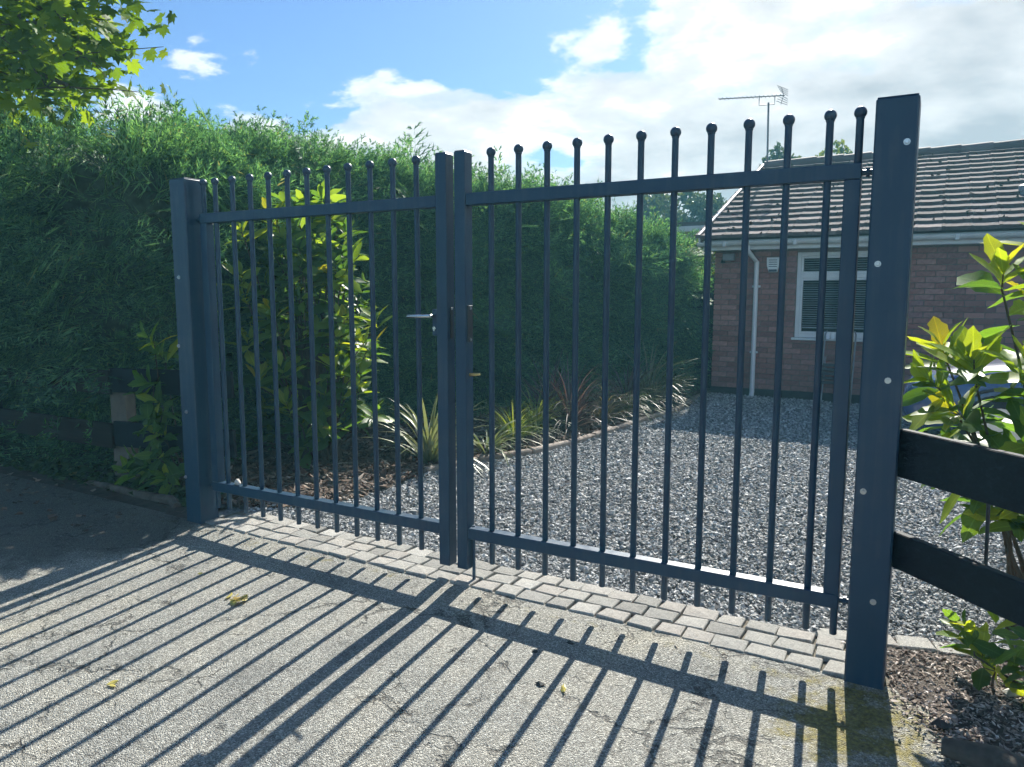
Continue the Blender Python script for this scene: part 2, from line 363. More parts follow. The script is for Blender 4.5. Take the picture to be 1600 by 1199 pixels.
M['phorm_p'] = leaf_mat('purple_flax_blade', [(0, (0.0595, 0.0399, 0.0441)), (.5, (0.0978, 0.0712, 0.0706)), (1, (0.1870, 0.1568, 0.1421))], .25, (1.4, 1.0, .8), False, .4)
M['grass_g'] = leaf_mat('sedge_blade', [(0, (.07, .13, .025)), (.5, (.13, .20, .04)), (1, (.26, .30, .09))], .4, island=False)
M['grass_b'] = leaf_mat('bronze_sedge_blade', [(0, (.10, .085, .04)), (.5, (.17, .15, .07)), (1, (.28, .26, .14))], .35, (1.3, 1.2, .7), False)
M['ivy'] = leaf_mat('ground_ivy', [(0, (.02, .05, .015)), (.6, (.045, .09, .025)), (.95, (.08, .13, .035)), (1, (.22, .2, .07))], .3)
M['deadleaf'] = leaf_mat('yellow_fallen_leaf', [(0, (.42, .33, .06)), (.6, (.50, .44, .12)), (1, (.38, .26, .08))], .3, (1.1, 1.0, .6), True)
M['brick'] = object_mat('red_brown_brick', [(0, (0.2555, 0.1317, 0.1186)), (.3, (0.3444, 0.1712, 0.1471)), (.6, (0.4096, 0.2096, 0.1801)), (.85, (0.3320, 0.1822, 0.1767)), (1, (0.4873, 0.2558, 0.2155))], .9, .25, 22, .35, .5, 80)
M['brick_i'] = island_mat('red_brown_brickwork', [(0, (0.2555, 0.1317, 0.1186)), (.3, (0.3444, 0.1712, 0.1471)), (.6, (0.4096, 0.2096, 0.1801)), (1, (0.4873, 0.2558, 0.2155))], .9, .25)
M['brick_mortar'] = plain('brick_mortar', (.21, .165, .14), .95, .25, 30)
M['plinth'] = plain('dark_plinth_brick', (.035, .032, .034), .85, .3, 10, bmp=.4)
M['tile'] = object_mat('concrete_roof_tile', [(0, (0.1118, 0.0989, 0.0968)), (.35, (0.1548, 0.1333, 0.1294)), (.75, (0.1849, 0.1591, 0.1549)), (1, (0.2580, 0.2193, 0.2068))], .95, .15, 14, .5, .5, 60)
M['tile_i'] = island_mat('concrete_roof_tiles_far', [(0, (0.1105, 0.0975, 0.0924)), (.5, (0.1430, 0.1235, 0.1162)), (1, (0.1950, 0.1690, 0.1584))], .75, .35)
M['moss'] = island_mat('roof_moss', [(0, (.02, .022, .014)), (.5, (.055, .055, .025)), (.8, (.13, .07, .05)), (1, (.34, .32, .27))], .95, .2)
M['upvc'] = plain('white_upvc', (.74, .75, .74), .35, .05, 6)
M['upvc_dull'] = plain('weathered_white_gutter', (.60, .61, .58), .4, .12, 5)
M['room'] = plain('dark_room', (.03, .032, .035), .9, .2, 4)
M['blind'] = plain('white_blind_slat', (.62, .64, .64), .5, .05, 9)
def glass_mat():
    m, t, p = new_mat('window_glass')
    p.inputs['Base Color'].default_value = (.9, .95, .95, 1); p.inputs['Roughness'].default_value = .02
    p.inputs['Transmission Weight'].default_value = 1; p.inputs['IOR'].default_value = 1.15; p.inputs['Specular IOR Level'].default_value = .9
    return m
M['glass'] = glass_mat()
M['car_glass'] = plain('car_glass', (.02, .025, .03), .04, .1, 3, spec=.8)
M['car_paint'] = plain('navy_car_paint', (.05, .085, .20), .2, .05, 3, spec=.6, coat=1)
M['tyre'] = plain('tyre_rubber', (.02, .02, .021), .85, .2, 20)
M['rim'] = plain('alloy_rim', (.55, .56, .57), .3, .08, 20, metal=1)
M['lamp'] = plain('headlamp_lens', (.75, .78, .8), .08, .05, 8, spec=.8)
M['plastic'] = plain('black_plastic', (.025, .026, .028), .5, .15, 12)
M['grey_plastic'] = plain('grey_plastic', (.24, .25, .26), .5, .1, 12)
M['alarm_blue'] = plain('alarm_dark_strip', (.035, .055, .09), .4, .1, 8)
M['far_wall'] = plain('far_render', (.36, .33, .30), .9, .15, 3)
M['far_roof'] = plain('far_roof', (.09, .075, .068), .85, .3, 6)
M['pebble'] = plain('dark_stone', (.035, .033, .03), .8, .4, 40)
M['pale_stone'] = plain('pale_stone', (.5, .47, .42), .85, .2, 25, bmp=.4)

# ------------------------------------------------------------------ ground
def sheet(name, xs, ys, zf, mat, kind='structure'):
    v = [(x, y, zf(x, y)) for y in ys for x in xs]; n = len(xs)
    f = [(j*n+i, j*n+i+1, (j+1)*n+i+1, (j+1)*n+i) for j in range(len(ys)-1) for i in range(n-1)]
    m = MB(); m.add(v, f); o = m.build(name, mat, None, True); tag(o, kind=kind); return o
def poly_sheet(name, pts, zoff, mat):
    me = bpy.data.meshes.new(name); me.from_pydata([(x, y, float(gz(x))+zoff) for x, y in pts], [], [tuple(range(len(pts)))])
    me.materials.append(mat); o = link(name, me); tag(o, kind='structure'); return o
sheet('ground', [-300, -12, -6, 0, 4, 12, 300], [-300, -8, 0, 8, 40, 400], lambda x, y: float(gz(x))-.05, M['verge'])
def drive_z(x, y):
    ramp_ = min(1, max(0, (y+.42)/.30)); ramp_ = ramp_*ramp_*(3-2*ramp_)
    und = .006*math.sin(x*1.7+y*.9)*math.sin(y*2.1-x*.6)
    return float(gz(x)) - .012 + .016*ramp_ + und*(1-ramp_)
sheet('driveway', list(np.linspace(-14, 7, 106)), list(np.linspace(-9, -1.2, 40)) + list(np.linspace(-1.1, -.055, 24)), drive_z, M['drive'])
sheet('gravel_yard', list(np.linspace(-4, 9, 40)), list(np.linspace(-.06, 9.0, 20)), lambda x, y: float(gz(x))-.016, M['grit'])
BED = [(-2.12, .31), (-1.94, .40), (-1.73, .60), (-1.64, .87), (-1.62, 1.28), (-1.70, 1.75), (-1.54, 2.30), (-1.29, 2.83), (-1.16, 3.37), (-1.07, 4.31), (-1.0, 5.18), (-.9, 5.92), (-.95, 6.6), (-1.05, 7.4)]
poly_sheet('flower_bed', BED + [(-1.05, 9.0), (-9, 9.0), (-9, .31)], .012, M['soil'])
poly_sheet('verge_bed', [(-14, -.07), (-2.25, -.07), (-2.25, .305), (-14, .305)], .006, M['soil'])
ARC = [(1.50, .285), (1.66, .325), (1.80, .375), (1.95, .41), (2.10, .445), (2.25, .49), (2.42, .56), (2.6, .66), (2.8, .8), (3.1, 1.05)]
poly_sheet('soil_patch', [(1.79, .05)] + [(x, y-.045) for x, y in ARC[1:]] + [(5, 1.0), (5, -2.2), (2.75, -1.6), (2.5, -1.2), (2.40, -.8), (2.22, -.55), (2.16, -.38), (2.02, -.28), (1.94, -.16), (1.84, -.10)], .006, M['soil'])

# setts --------------------------------------------------------------
strip = poly_sheet('paving_strip', [(-2.12, -.085), (1.80, -.105), (1.80, .36), (1.5, .285), (-2.12, .262)], -.004, M['mortar'])
def sett_mesh(i):
    rs = random.Random(i); m = MB(); b = .012
    def jit(s): return rs.uniform(-s, s)
    top = [(-.5+jit(.06), -.5+jit(.06)), (.5+jit(.06), -.5+jit(.06)), (.5+jit(.06), .5+jit(.06)), (-.5+jit(.06), .5+jit(.06))]
    v = []
    for ins, z in ((0, -.06), (.0, .008), (.012, .012), (.045, .0145+jit(.001))):
        for x, y in top: v.append((x*(1-ins*2)*1.0, y*(1-ins*2), z + jit(.0015)))
    v.append((jit(.1), jit(.1), .0155+jit(.002)))
    f = []
    for l in range(3):
        for k in range(4): f.append((l*4+k, l*4+(k+1)%4, (l+1)*4+(k+1)%4, (l+1)*4+k))
    for k in range(4): f.append((12+k, 12+(k+1)%4, 16))
    m.add(v, f); return m.mesh('sett', M['sett'])
SM = [sett_mesh(i) for i in range(10)]
def put_sett(cx, cy, w, d, rz):
    tilt = Matrix.Rotation(random.gauss(0, .02), 4, 'X') @ Matrix.Rotation(random.gauss(0, .02), 4, 'Y')
    mt = Matrix.Translation((cx, cy, float(gz(cx)) + random.uniform(-.004, .004))) @ Matrix.Rotation(rz, 4, 'Z') @ tilt @ Matrix.Diagonal((w, d, 1, 1))
    link('sett', random.choice(SM), strip, mt)
for r_ in range(3):
    x = -2.10 + [0, .05, .09][r_]; yb = -.076 + .113*r_
    while x < (1.60 if r_ < 1 else 1.47 + .06*r_):
        w = random.uniform(.118, .158); bow = .012*math.sin(x*1.3+.5) + (.02*max(0, -x-1.3))
        put_sett(x+w/2, yb+.0565+bow, w-.007, .113-.007, random.gauss(0, .02)); x += w
for (x0, y0), (x1, y1) in zip(ARC[:-1], ARC[1:]):
    L = math.hypot(x1-x0, y1-y0); n_ = max(1, round(L/.15))
    for k in range(n_):
        tt = (k+.5)/n_
        put_sett(x0+(x1-x0)*tt, y0+(y1-y0)*tt, L/n_-.008, .105, math.atan2(y1-y0, x1-x0)+random.gauss(0, .03))

# gravel --------------------------------------------------------------
def inside(poly, x, y):
    c = np.zeros(len(x), bool); n = len(poly); j = n-1
    for i in range(n):
        xi, yi = poly[i]; xj, yj = poly[j]
        c ^= ((yi > y) != (yj > y)) & (x < (xj-xi)*(y-yi)/(yj-yi+1e-12)+xi); j = i
    return c
def stone_template(seed):
    r_ = np.random.default_rng(seed)
    v = np.array([(1,0,0),(-1,0,0),(0,1,0),(0,-1,0),(0,0,1),(0,0,-1)], float); v += r_.uniform(-.38, .38, v.shape)
    f = np.array([(0,2,4),(2,1,4),(1,3,4),(3,0,4),(2,0,5),(1,2,5),(3,1,5),(0,3,5)]); return v, f
def scatter_stones(n, xr, yr, poly_test, size, mat, name, ypow=1.0, zoff=0, flat=.6, aspect=1.0, tmpl=range(6), zjit=.008):
    y = yr[0] + (yr[1]-yr[0])*rng.random(n)**ypow; x = rng.uniform(*xr, n)
    k = poly_test(x, y); x = x[k]; y = y[k]; parts = []
    ids = rng.integers(0, len(tmpl), len(x))
    for i, tseed in enumerate(tmpl):
        s = ids == i; c = int(s.sum())
        tv, tf = stone_template(100+tseed)
        sc = size*np.exp(rng.normal(0, .32, c)); grow = 1 + .06*np.clip(y[s]-1, 0, 9)
        a = rng.uniform(0, 2*np.pi, c); tl = rng.normal(0, .45, (c, 2))
        d = np.stack([np.cos(a), np.sin(a), tl[:, 0]], 1); nrm = np.stack([tl[:, 1], tl[:, 0]*.5, np.ones(c)], 1)
        S = np.stack([sc*grow*aspect, sc*grow*rng.uniform(.55, .95, c)/math.sqrt(aspect), sc*grow*flat*rng.uniform(.6, 1.1, c)], 1)
        pos = np.stack([x[s], y[s], gz(x[s]) + zoff + rng.uniform(-zjit, zjit, c)], 1)
        parts.append(scatter(tv, tf, pos, frames(d, nrm), S))
    v, f = join(parts); o = link(name, np_mesh(name, v, f, mat)); tag(o, kind='stuff'); return o
bedpoly = BED + [(-1.05, 9.0), (-9, 9.0), (-9, .31)]
arc_y = lambda x: np.interp(x, [q[0] for q in ARC], [q[1]+.06 for q in ARC], left=.272)
def gravel_ok(x, y):
    # only where the camera's side of the yard can see it
    return (~inside(bedpoly, x, y)) & (y > arc_y(x)) & (x > -2.1) & (x < 2.6 + .35*y) & (x > -2.2+0*y) & ~((x < -1.7) & (y > .62))
o = scatter_stones(185000, (-2.1, 5.0), (.26, 7.9), gravel_ok, .0102, M['gravel'], 'gravel', 1.55, .0, .62)
tag(o, 'dark and white slate gravel covering the yard behind the gate', 'gravel')
scatter_t = lambda x, y: inside(bedpoly, x, y) & (x > -3.6+.1*y) & (y < 7.6)
o = scatter_stones(16000, (-3.6, -.8), (.31, 7.6), scatter_t, .022, M['bark'], 'bark_mulch', 1.5, .018, .35, 1.5)
tag(o, 'brown bark mulch covering the planted bed beside the gravel', 'mulch')
soilpoly = [(1.79, .05)] + [(x, y-.06) for x, y in ARC[1:]] + [(5, 1.0), (5, -2.2), (2.7, -1.6), (2.40, -1.2), (2.25, -.8), (2.08, -.55), (2.0, -.38), (1.9, -.26), (1.83, -.2), (1.79,-.1)]
o = scatter_stones(30000, (1.6, 3.2), (-1.3, .9), lambda x, y: inside(soilpoly, x + rng.normal(0, .06, len(x)), y + rng.normal(0, .06, len(x))) & ~((x < 1.80) & (y < .06)), .0068, M['litter'], 'bark_litter', 1, .008, .45, 1.5)
tag(o, 'pale brown bark litter on the soil right of the gate post', 'mulch')
o = scatter_stones(700, (-2.0, 2.0), (-.4, -.07), lambda x, y: y > -.16 - .14*rng.random(len(x))**2, .0035, M['litter'], 'loose_grit', 1, .004, .5, 1.3, zjit=.001)
tag(o, 'loose grit along the front of the stone setts', 'grit')

# ------------------------------------------------------------------ gate
def gate_post(x0, x1, label, bolts):
    base = ((x0+x1)/2, -.023, float(gz(x0)) - .03)
    t = thing('gate_post', base, label, 'gate post', 'gate posts')
    zb = float(gz(x0)) - .1
    MB().box(x0, x1, -.092, .046, zb, 2.158, .006).build('post', M['paint'], t, True)
    MB().box(x0+.004, x1-.004, -.088, .042, 2.1575, 2.162, .002).build('cap', M['paint'], t)
    for bx_, bz in bolts:
        m = MB(); m.tube([(bx_, -.0915, bz), (bx_, -.0965, bz)], .0115, 10)
        m.tube([(bx_, -.0966, bz), (bx_, -.1035, bz)], [.0085, .0062], 6)
        m.build('bolt', M['steel'], t)
    return t
PR = gate_post(1.6445, 1.7825, 'tall square dark grey steel post beside the right-hand black fence', [(1.75, 2.0), (1.68, 1.58), (1.735, 1.16), (1.675, .74), (1.73, .32)])
PL = gate_post(-2.2205, -2.0825, 'tall square dark grey steel post in front of the conifer hedge', [(-2.17, 1.57), (-2.205, 1.15), (-2.165, .74), (-2.205, .32)])

BAR_R = .0140; S_ = .14851
ZB = .123; ZBALL = 2.135
def bar_mesh(z0, z1):
    return MB().lathe((0, 0, 0), [(BAR_R*.9, z0), (BAR_R, z0+.002), (BAR_R, z1)], 14).mesh('bar', M['paint'], True)
bm_full = bar_mesh(ZB, 2.113); bm_top = bar_mesh(1.9518, 2.113); bm_bot = bar_mesh(ZB, .2378)
for q in (bm_full, bm_top, bm_bot): auto_smooth(q)
ball_prof = [(.0138, -.0235), (.0165, -.0195), (.0150, -.0165)] + [(.0228*math.cos(a), .0228*math.sin(a)) for a in np.linspace(-.75, 1.45, 9)]
ball_me = MB().lathe((0, 0, 0), ball_prof, 16).mesh('ball_finial', M['paint'], True); auto_smooth(ball_me, 60)
def add_bar(t, x, me, ball=True):
    b = link('bar', me, t, Matrix.Translation((x, 0, 0)))
    if ball: link('ball_finial', ball_me, b, Matrix.Translation((x, 0, ZBALL)))
    return b
def gate_leaf(label, bars, hinge_x, stile, meet, sgn):
    """sgn +1: hinge on the right"""
    t = thing('gate_leaf', ((stile[0]+meet[0])/2, 0, ZB), label, 'gate', 'leaves of the driveway gate')
    xa, xb = (meet[1], stile[1]) if sgn > 0 else (stile[0], meet[0])
    for z0, z1, nme in ((1.894, 1.9515, 'top_rail'), (.238, .2955, 'bottom_rail')):
        MB().box(xa+.0005, xb-.0005, -.029, .029, z0, z1, .003).build(nme, M['paint'], t, True)
    MB().box(stile[0], stile[1]-.001 if sgn > 0 else stile[1], -.0275, .0275, .296, 1.8935, .003).build('hinge_stile', M['paint'], t, True)
    ms = MB().box(meet[0], meet[1], -.0345, .0345, .077, 2.149, .004).build('meeting_stile', M['paint'], t, True)
    MB().box(meet[0]+.003, meet[1]-.003, -.0315, .0315, 2.1485, 2.153, .002).build('cap', M['paint'], ms)
    for x in bars: add_bar(t, x, bm_full)
    h = add_bar(t, hinge_x, bm_top); add_bar(t, hinge_x, bm_bot, False)
    edge = stile[1] if sgn > 0 else stile[0]; pe = 1.6445 if sgn > 0 else -2.0825
    for z in (1.918, .268):
        m = MB(); m.tube([(edge, 0, z), (pe, 0, z)], .011, 10); mid = (edge+pe)/2
        m.tube([(mid-.006, 0, z), (mid+.006, 0, z)], .019, 6); m.build('hinge', M['paint'], t, True)
    return t, ms
GR, msR = gate_leaf('wider-looking gate leaf of ball-topped bars hung on the post at right', [i*S_ for i in range(11)], 1.588, (1.546, 1.604), (-.190, -.127), 1)
GL, msL = gate_leaf('gate leaf of ball-topped bars in front of the laurel, with lever handle', [-.4378 - i*S_ for i in range(11)], -2.026, (-2.042, -1.984), (-.301, -.2355), -1)
# lock, handle and bolts
lk = MB().box(-.338, -.3015, -.020, .020, 1.262, 1.395, .004).build('lock_case', M['paint'], GL, True)
m = MB(); m.tube([(-.322, -.020, 1.362), (-.322, -.062, 1.362)], .009, 10); m.tube([(-.318, -.064, 1.362), (-.36, -.066, 1.361), (-.46, -.060, 1.358), (-.468, -.058, 1.358)], [.0085, .0085, .008, .004], 10)
m.build('lever_handle', M['alu'], lk, True)
m = MB(); m.tube([(-.322, -.0205, 1.300), (-.322, -.026, 1.300)], .009, 10); m.box(-.325, -.319, -.027, -.0205, 1.285, 1.300); m.build('key_cylinder', M['alu'], lk)
m = MB(); m.box(-.1268, -.1215, -.022, .022, 1.235, 1.415, .001); kp = m.build('lock_keep', M['plastic'], GR)
for z in (1.402, 1.248):
    m = MB(); m.tube([(-.1213, -.002, z), (-.116, -.002, z)], .0075, 8); m.build('screw', M['steel'], kp, True)
m = MB(); m.box(-.2353, -.2313, -.010, .012, 1.25, 1.405, .001); k2 = m.build('strike_plate', M['plastic'], GL)
m = MB(); m.tube([(-.2311, -.002, 1.398), (-.2276, -.002, 1.398)], .006, 8); m.build('screw', M['steel'], k2, True)
db = MB(); db.tube([(-.116, .010, gz(0)-.02), (-.116, .010, .30)], .0085, 10)
dbo = db.build('drop_bolt', M['paint'], GR, True)
for z in (.255,): MB().box(-.1265, -.1015, -.004, .024, z, z+.035, .003).build('bolt_guide', M['paint'], dbo)
m = MB(); m.tube([(-.1268, .0, 1.0735), (-.100, .0, 1.0740), (-.066, -.006, 1.0795)], [.0085, .0075, .006], 10); m.build('bolt_grip', M['brass'], GR, True)

# ------------------------------------------------------------------ timber fences
t = thing('timber_fence', (2.2, -.4, float(gz(2))), 'two wide black boards angled from the gate post at right', 'fence')
d = Vector((1, -.985, 0)).normalized(); a0 = Vector((1.79, -.012, 0))
for z0, z1, dz in ((.795, .975, 0), (.445, .583, 0)):
    L = 2.4; zc = (z0+z1)/2
    MB().obox(a0 + Vector((0, 0, zc)), a0 + d*L + Vector((0, 0, zc)), .034, z1-z0, bev=.004).build('board', M['board_r'], t)
pp = a0 + d*1.55 + Vector((.04, .045, 0))
MB().box(pp.x-.05, pp.x+.05, pp.y-.02, pp.y+.08, -.1, 1.02, .005).build('post', M['black_wood'], t)
MB().tube([(2.085, .02, .47), (2.075, .035, .86)], .0065, 8).build('stake', M['plastic'], t, True)

t = thing('timber_fence', (-3.45, .28, 0), 'dark brown board fence with pale post under the hedge at left', 'fence')
zl = .05
for z0, z1 in ((.72, .90), (.31, .50)):
    MB().box(-8.0, -3.475, .235, .262, z0, z1, .003).build('board', M['brown_wood'], t)
    MB().obox((-3.470, .262, (z0+z1)/2+.02), (-2.24, .33, (z0+z1)/2+.05), .026, z1-z0, bev=.003).build('board', M['black_wood'], t)
MB().box(-3.55, -3.36, .285, .37, -.08, .90, .006).build('post', M['pale_wood'], t)
for x in (-5.3, -7.1): MB().box(x-.05, x+.05, .285, .37, -.08, .95, .005).build('post', M['brown_wood'], t)

# ------------------------------------------------------------------ house
WY = 7.94
HL = -1.0; HR = 7.6; HB = 15.6
house = thing('bungalow', (3.0, WY, 0), 'red brick bungalow with tiled roof behind the gravel yard', 'house')
WX0, WX1, WZ0, WZ1 = .13, 1.32, .86, 2.03
m = MB()     # backing wall around the window opening
for x0, x1, z0, z1 in ((HL+.012, WX0, .0, 2.12), (WX1, HR-.012, 0, 2.12), (WX0, WX1, 0, WZ0), (WX0, WX1, WZ1, 2.12)):
    m.box(x0, x1, WY+.012, WY+.14, z0, z1)
m.box(HL+.012, HL+.14, WY+.141, HB, 0, 2.12); m.box(HR-.14, HR-.012, WY+.141, HB, 0, 2.12); m.box(HL+.141, HR-.141, HB-.14, HB, 0, 2.12)
wall = m.build('wall', M['brick_mortar'], house)
MB().box(HL-.006, HR+.006, WY-.008, WY+.011, -.1, .104, .003).build('plinth', M['plinth'], house)
bh, bl, jt = .065, .215, .010
bricks = []
row = 0; z = .110
while z + bh < 2.10:
    x = HL - (0 if row % 2 == 0 else (bl+jt)/2)
    while x < HR:
        x0 = max(x, HL); x1 = min(x+bl, HR)
        if z + bh > WZ0-.004 and z < WZ1 and x1 > WX0 and x0 < WX1:
            if x0 < WX0 - .03: bricks.append((x0, WX0-.003, z))
            if x1 > WX1 + .03: bricks.append((WX1+.003, x1, z))
        elif x1 - x0 > .03: bricks.append((x0, x1, z))
        x += bl + jt
    z += bh + jt; row += 1
bricks.sort(key=lambda b: math.hypot((b[0]+b[1])/2-.4, (b[2]-1.2)*.8) + (3 if b[0] > 3.2 else 0))
bmesh_full = MB().box(-bl/2, bl/2, 0, .1, 0, bh, .003).mesh('brick', M['brick'])
rest = MB(); random.seed(3)
for i, (x0, x1, z) in enumerate(bricks):
    dy = random.uniform(-.002, .002)
    if i < 300:
        mt = Matrix.Translation(((x0+x1)/2, WY+dy, z)) @ Matrix.Diagonal(((x1-x0)/bl, 1, 1, 1))
        link('brick', bmesh_full, wall, mt)
    else: rest.box(x0, x1, WY+dy, WY+.1, z, z+bh)
row = 0; z = .110
while z + bh < 2.10:
    y = WY + .102 + (0 if row % 2 else .11)
    while y < HB-.2: rest.box(HL, HL+.1, y+.01, y+bl, z, z+bh); y += bl + jt
    z += bh+jt; row += 1
tag(rest.build('brickwork', M['brick_i'], wall), kind='stuff')
# window
w = MB()
fy0, fy1 = WY+.03, WY+.095; fw_ = .055
w.box(WX0, WX0+fw_, fy0, fy1, WZ0, WZ1, .006); w.box(WX1-fw_, WX1, fy0, fy1, WZ0, WZ1, .006)
w.box(WX0+fw_, WX1-fw_, fy0, fy1, WZ1-fw_, WZ1, .006); w.box(WX0+fw_, WX1-fw_, fy0, fy1, WZ0, WZ0+fw_, .006)
win = w.build('window', M['upvc'], house)
zt = 1.675
w = MB(); w.box(WX0+fw_, WX1-fw_, fy0-.012, fy1-.004, zt, zt+.06, .006); w.build('transom', M['upvc'], win)
w = MB(); w.box(.70, .75, fy0-.010, fy1-.006, WZ0+fw_, zt, .006); w.build('mullion', M['upvc'], win)
for a, b, z0, z1 in ((WX0+fw_, .70, WZ0+fw_, zt), (.75, WX1-fw_, WZ0+fw_, zt), (WX0+fw_, WX1-fw_, zt+.06, WZ1-fw_)):
    s = MB()
    for q in ((a, a+.03, z0, z1), (b-.03, b, z0, z1), (a+.03, b-.03, z0, z0+.03), (a+.03, b-.03, z1-.03, z1)): s.box(q[0], q[1], fy0-.004, fy1-.012, q[2], q[3], .004)
    s.build('sash', M['upvc'], win)
    MB().box(a+.03, b-.03, fy0+.022, fy0+.030, z0+.03, z1-.03).build('pane', M['glass'], win)
MB().box(WX0-.03, WX1+.03, WY-.045, fy0-.0005, WZ0-.035, WZ0-.001, .005).build('sill', M['upvc'], win)
bs = MB(); bs.box(WX0+fw_+.01, WX1-fw_-.01, 0, .024, 0, .0025); bme = bs.mesh('blind_slat', M['blind'])
z = 1.02
while z < WZ1-.06:
    link('blind_slat', bme, win, Matrix.Translation((0, WY+.135, z)) @ Matrix.Rotation(R(22), 4, 'X')); z += .031
MB().box(WX0+fw_+.01, WX1-fw_-.01, WY+.132, WY+.162, .985, 1.005, .003).build('blind_rail', M['blind'], win)
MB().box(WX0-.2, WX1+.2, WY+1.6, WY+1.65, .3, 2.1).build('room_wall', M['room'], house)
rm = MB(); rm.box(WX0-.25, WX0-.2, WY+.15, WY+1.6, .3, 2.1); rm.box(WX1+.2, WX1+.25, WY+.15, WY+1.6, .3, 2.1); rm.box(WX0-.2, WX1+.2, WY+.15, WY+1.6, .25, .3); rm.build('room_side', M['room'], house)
# roof
EY, EZ, RY, RZ = 7.60, 2.225, 11.8, 3.80
RXL, RXR = -1.13, 7.75
slope = Vector((0, RY-EY, RZ-EZ)); SLEN = slope.length; su = slope.normalized(); snrm = Vector((0, -su.z, su.y))
m = MB()
m.add([(RXL+.02, EY+.02, EZ-.02), (RXR, EY+.02, EZ-.02), (RXR, RY, RZ-.02), (RXL+.02, RY, RZ-.02), (RXL+.02, 2*RY-EY, EZ-.02), (RXR, 2*RY-EY, EZ-.02)],
      [(0,1,2,3), (3,2,5,4)])
roof = m.build('roof', M['far_roof'], house)
nrow = 15; gauge = SLEN/nrow; tw = .297
tile_prof = [(-.5, .0), (-.47, .006), (-.40, .006), (-.36, .0), (.0, -.003), (.36, .0), (.5, .0)]
def tile_mesh():
    m = MB(); L = gauge*1.16
    front = [(x*tw*.992, 0, zz_*.7 + .054) for x, zz_ in tile_prof]; back = [(x*tw*.992, L, zz_*.7 + .008) for x, zz_ in tile_prof]
    fb = [(x*tw*.992, 0, zz_*.7 + .004) for x, zz_ in tile_prof]; n = len(tile_prof)
    f = [(i, i+1, n+i+1, n+i) for i in range(n-1)] + [(2*n+i, 2*n+i+1, i+1, i) for i in range(n-1)] + [(2*n, 0, n), (n-1, 3*n-1, 2*n-1)]
    return m.add(front+back+fb, f)
tmb = tile_mesh(); tme = tmb.mesh('roof_tile', M['tile'])
Rt = Matrix((Vector((1,0,0)), su, snrm)).transposed()
far_t = MB(); random.seed(5); cnt = 0
for r_ in range(nrow):
    nt_ = int((RXR-RXL)/tw)
    for c in range(nt_):
        x = RXL + tw*(c+.5) + (.15 if r_ % 2 else 0)*0
        pos = Vector((x, EY, EZ)) + su*(gauge*r_) + snrm*random.uniform(-.002, .004)
        mt = Matrix.Translation(pos) @ (Rt @ Matrix.Rotation(random.gauss(0, .006), 3, 'Z')).to_4x4()
        if x < 3.6 and cnt < 300: link('roof_tile', tme, roof, mt); cnt += 1
        else: far_t.add([mt @ Vector(v) for v in tmb.v], tmb.f)
tag(far_t.build('roof_tiles', M['tile_i'], roof), kind='stuff')
rd = MB()
for i in range(20):
    x = RXL + .45*i; rd.tube([(x, RY, RZ+.01), (x+.46, RY, RZ+.018)], [.11, .12], 10)
rd.build('ridge_tiles', M['tile_i'], roof, True)
vg = MB(); vg.obox(Vector((RXL-.02, EY+.02, EZ+.005)), Vector((RXL-.02, RY, RZ+.005)), .03, .14); vg.build('verge_board', M['upvc'], roof)
for r_ in range(nrow):      # verge undercloak ends that catch the light
    pos = Vector((RXL-.03, EY, EZ)) + su*(gauge*r_)
    MB().obox(pos + snrm*.045, pos + su*gauge*1.02 + snrm*.030, .075, .045).build('verge_tile', M['tile'], roof)
g = MB(); g.add([(HL, WY+.1, 2.1), (HL, HB, 2.1), (HL, RY, RZ-.05)], [(0, 1, 2)]); g.build('gable', M['brick_i'], house)
mo = []
nm = 190; xs = rng.uniform(RXL, 4.2, nm); rws = rng.integers(0, nrow, nm)
ctr = np.array([[x, 0, 0] for x in xs]); 
P0 = np.array([EY, EZ]); 
pos = np.stack([xs, EY + su.y*gauge*rws - snrm.y*.0 + rng.normal(.02, .03, nm), EZ + su.z*gauge*rws + .045], 1)
pos[:, 2] += (pos[:, 1] - (EY + su.y*gauge*rws))*su.z/su.y
tv, tf = stone_template(5); sz = rng.uniform(.012, .034, nm)
v, f = scatter(tv, tf, pos, rand_rot(nm), np.stack([sz*1.4, sz, sz*.6], 1))
mo = np_mesh('moss', v - np.array([3.0, WY, 0]), f, M['moss']); tag(link('moss', mo, roof), kind='stuff')
# eaves
MB().box(RXL+.03, RXR, EY+.055, EY+.078, EZ-.155, EZ-.018).build('fascia', M['upvc'], house)
MB().box(RXL+.03, RXR, EY+.079, WY+.02, EZ-.150, EZ-.140).build('soffit', M['upvc'], house)
gt = MB(); n = 9; ring = [(EY-.005 - .056*math.cos(a), EZ-.050 - .058*math.sin(a)) for a in np.linspace(0, math.pi, n)]
ring_i = [(EY-.005 - .050*math.cos(a), EZ-.050 - .052*math.sin(a)) for a in np.linspace(math.pi, 0, n)]
rg = ring + ring_i; k = len(rg)
gt.add([(RXL-.03, y, z) for y, z in rg] + [(RXR, y, z) for y, z in rg], [(i, (i+1) % k, k+(i+1) % k, k+i) for i in range(k)] + [tuple(range(k))[::-1], tuple(range(k, 2*k))])
gut = gt.build('gutter', M['upvc_dull'], house, True)
for x in np.arange(-.8, 7.5, .93):
    MB().box(x, x+.045, EY-.066, EY+.0545, EZ-.116, EZ-.040, .006).build('gutter_bracket', M['upvc_dull'], gut)
dp = MB(); dp.tube([(-.47, EY-.005, EZ-.10), (-.47, EY-.005, EZ-.17), (-.40, WY-.05, EZ-.32), (-.40, WY-.05, .06), (-.40, WY-.10, .0)], .034, 12)
dpo = dp.build('downpipe', M['upvc'], house, True)
for z in (1.55, .62): MB().box(-.455, -.345, WY-.035, WY+.002, z, z+.03, .004).build('pipe_clip', M['upvc'], dpo)
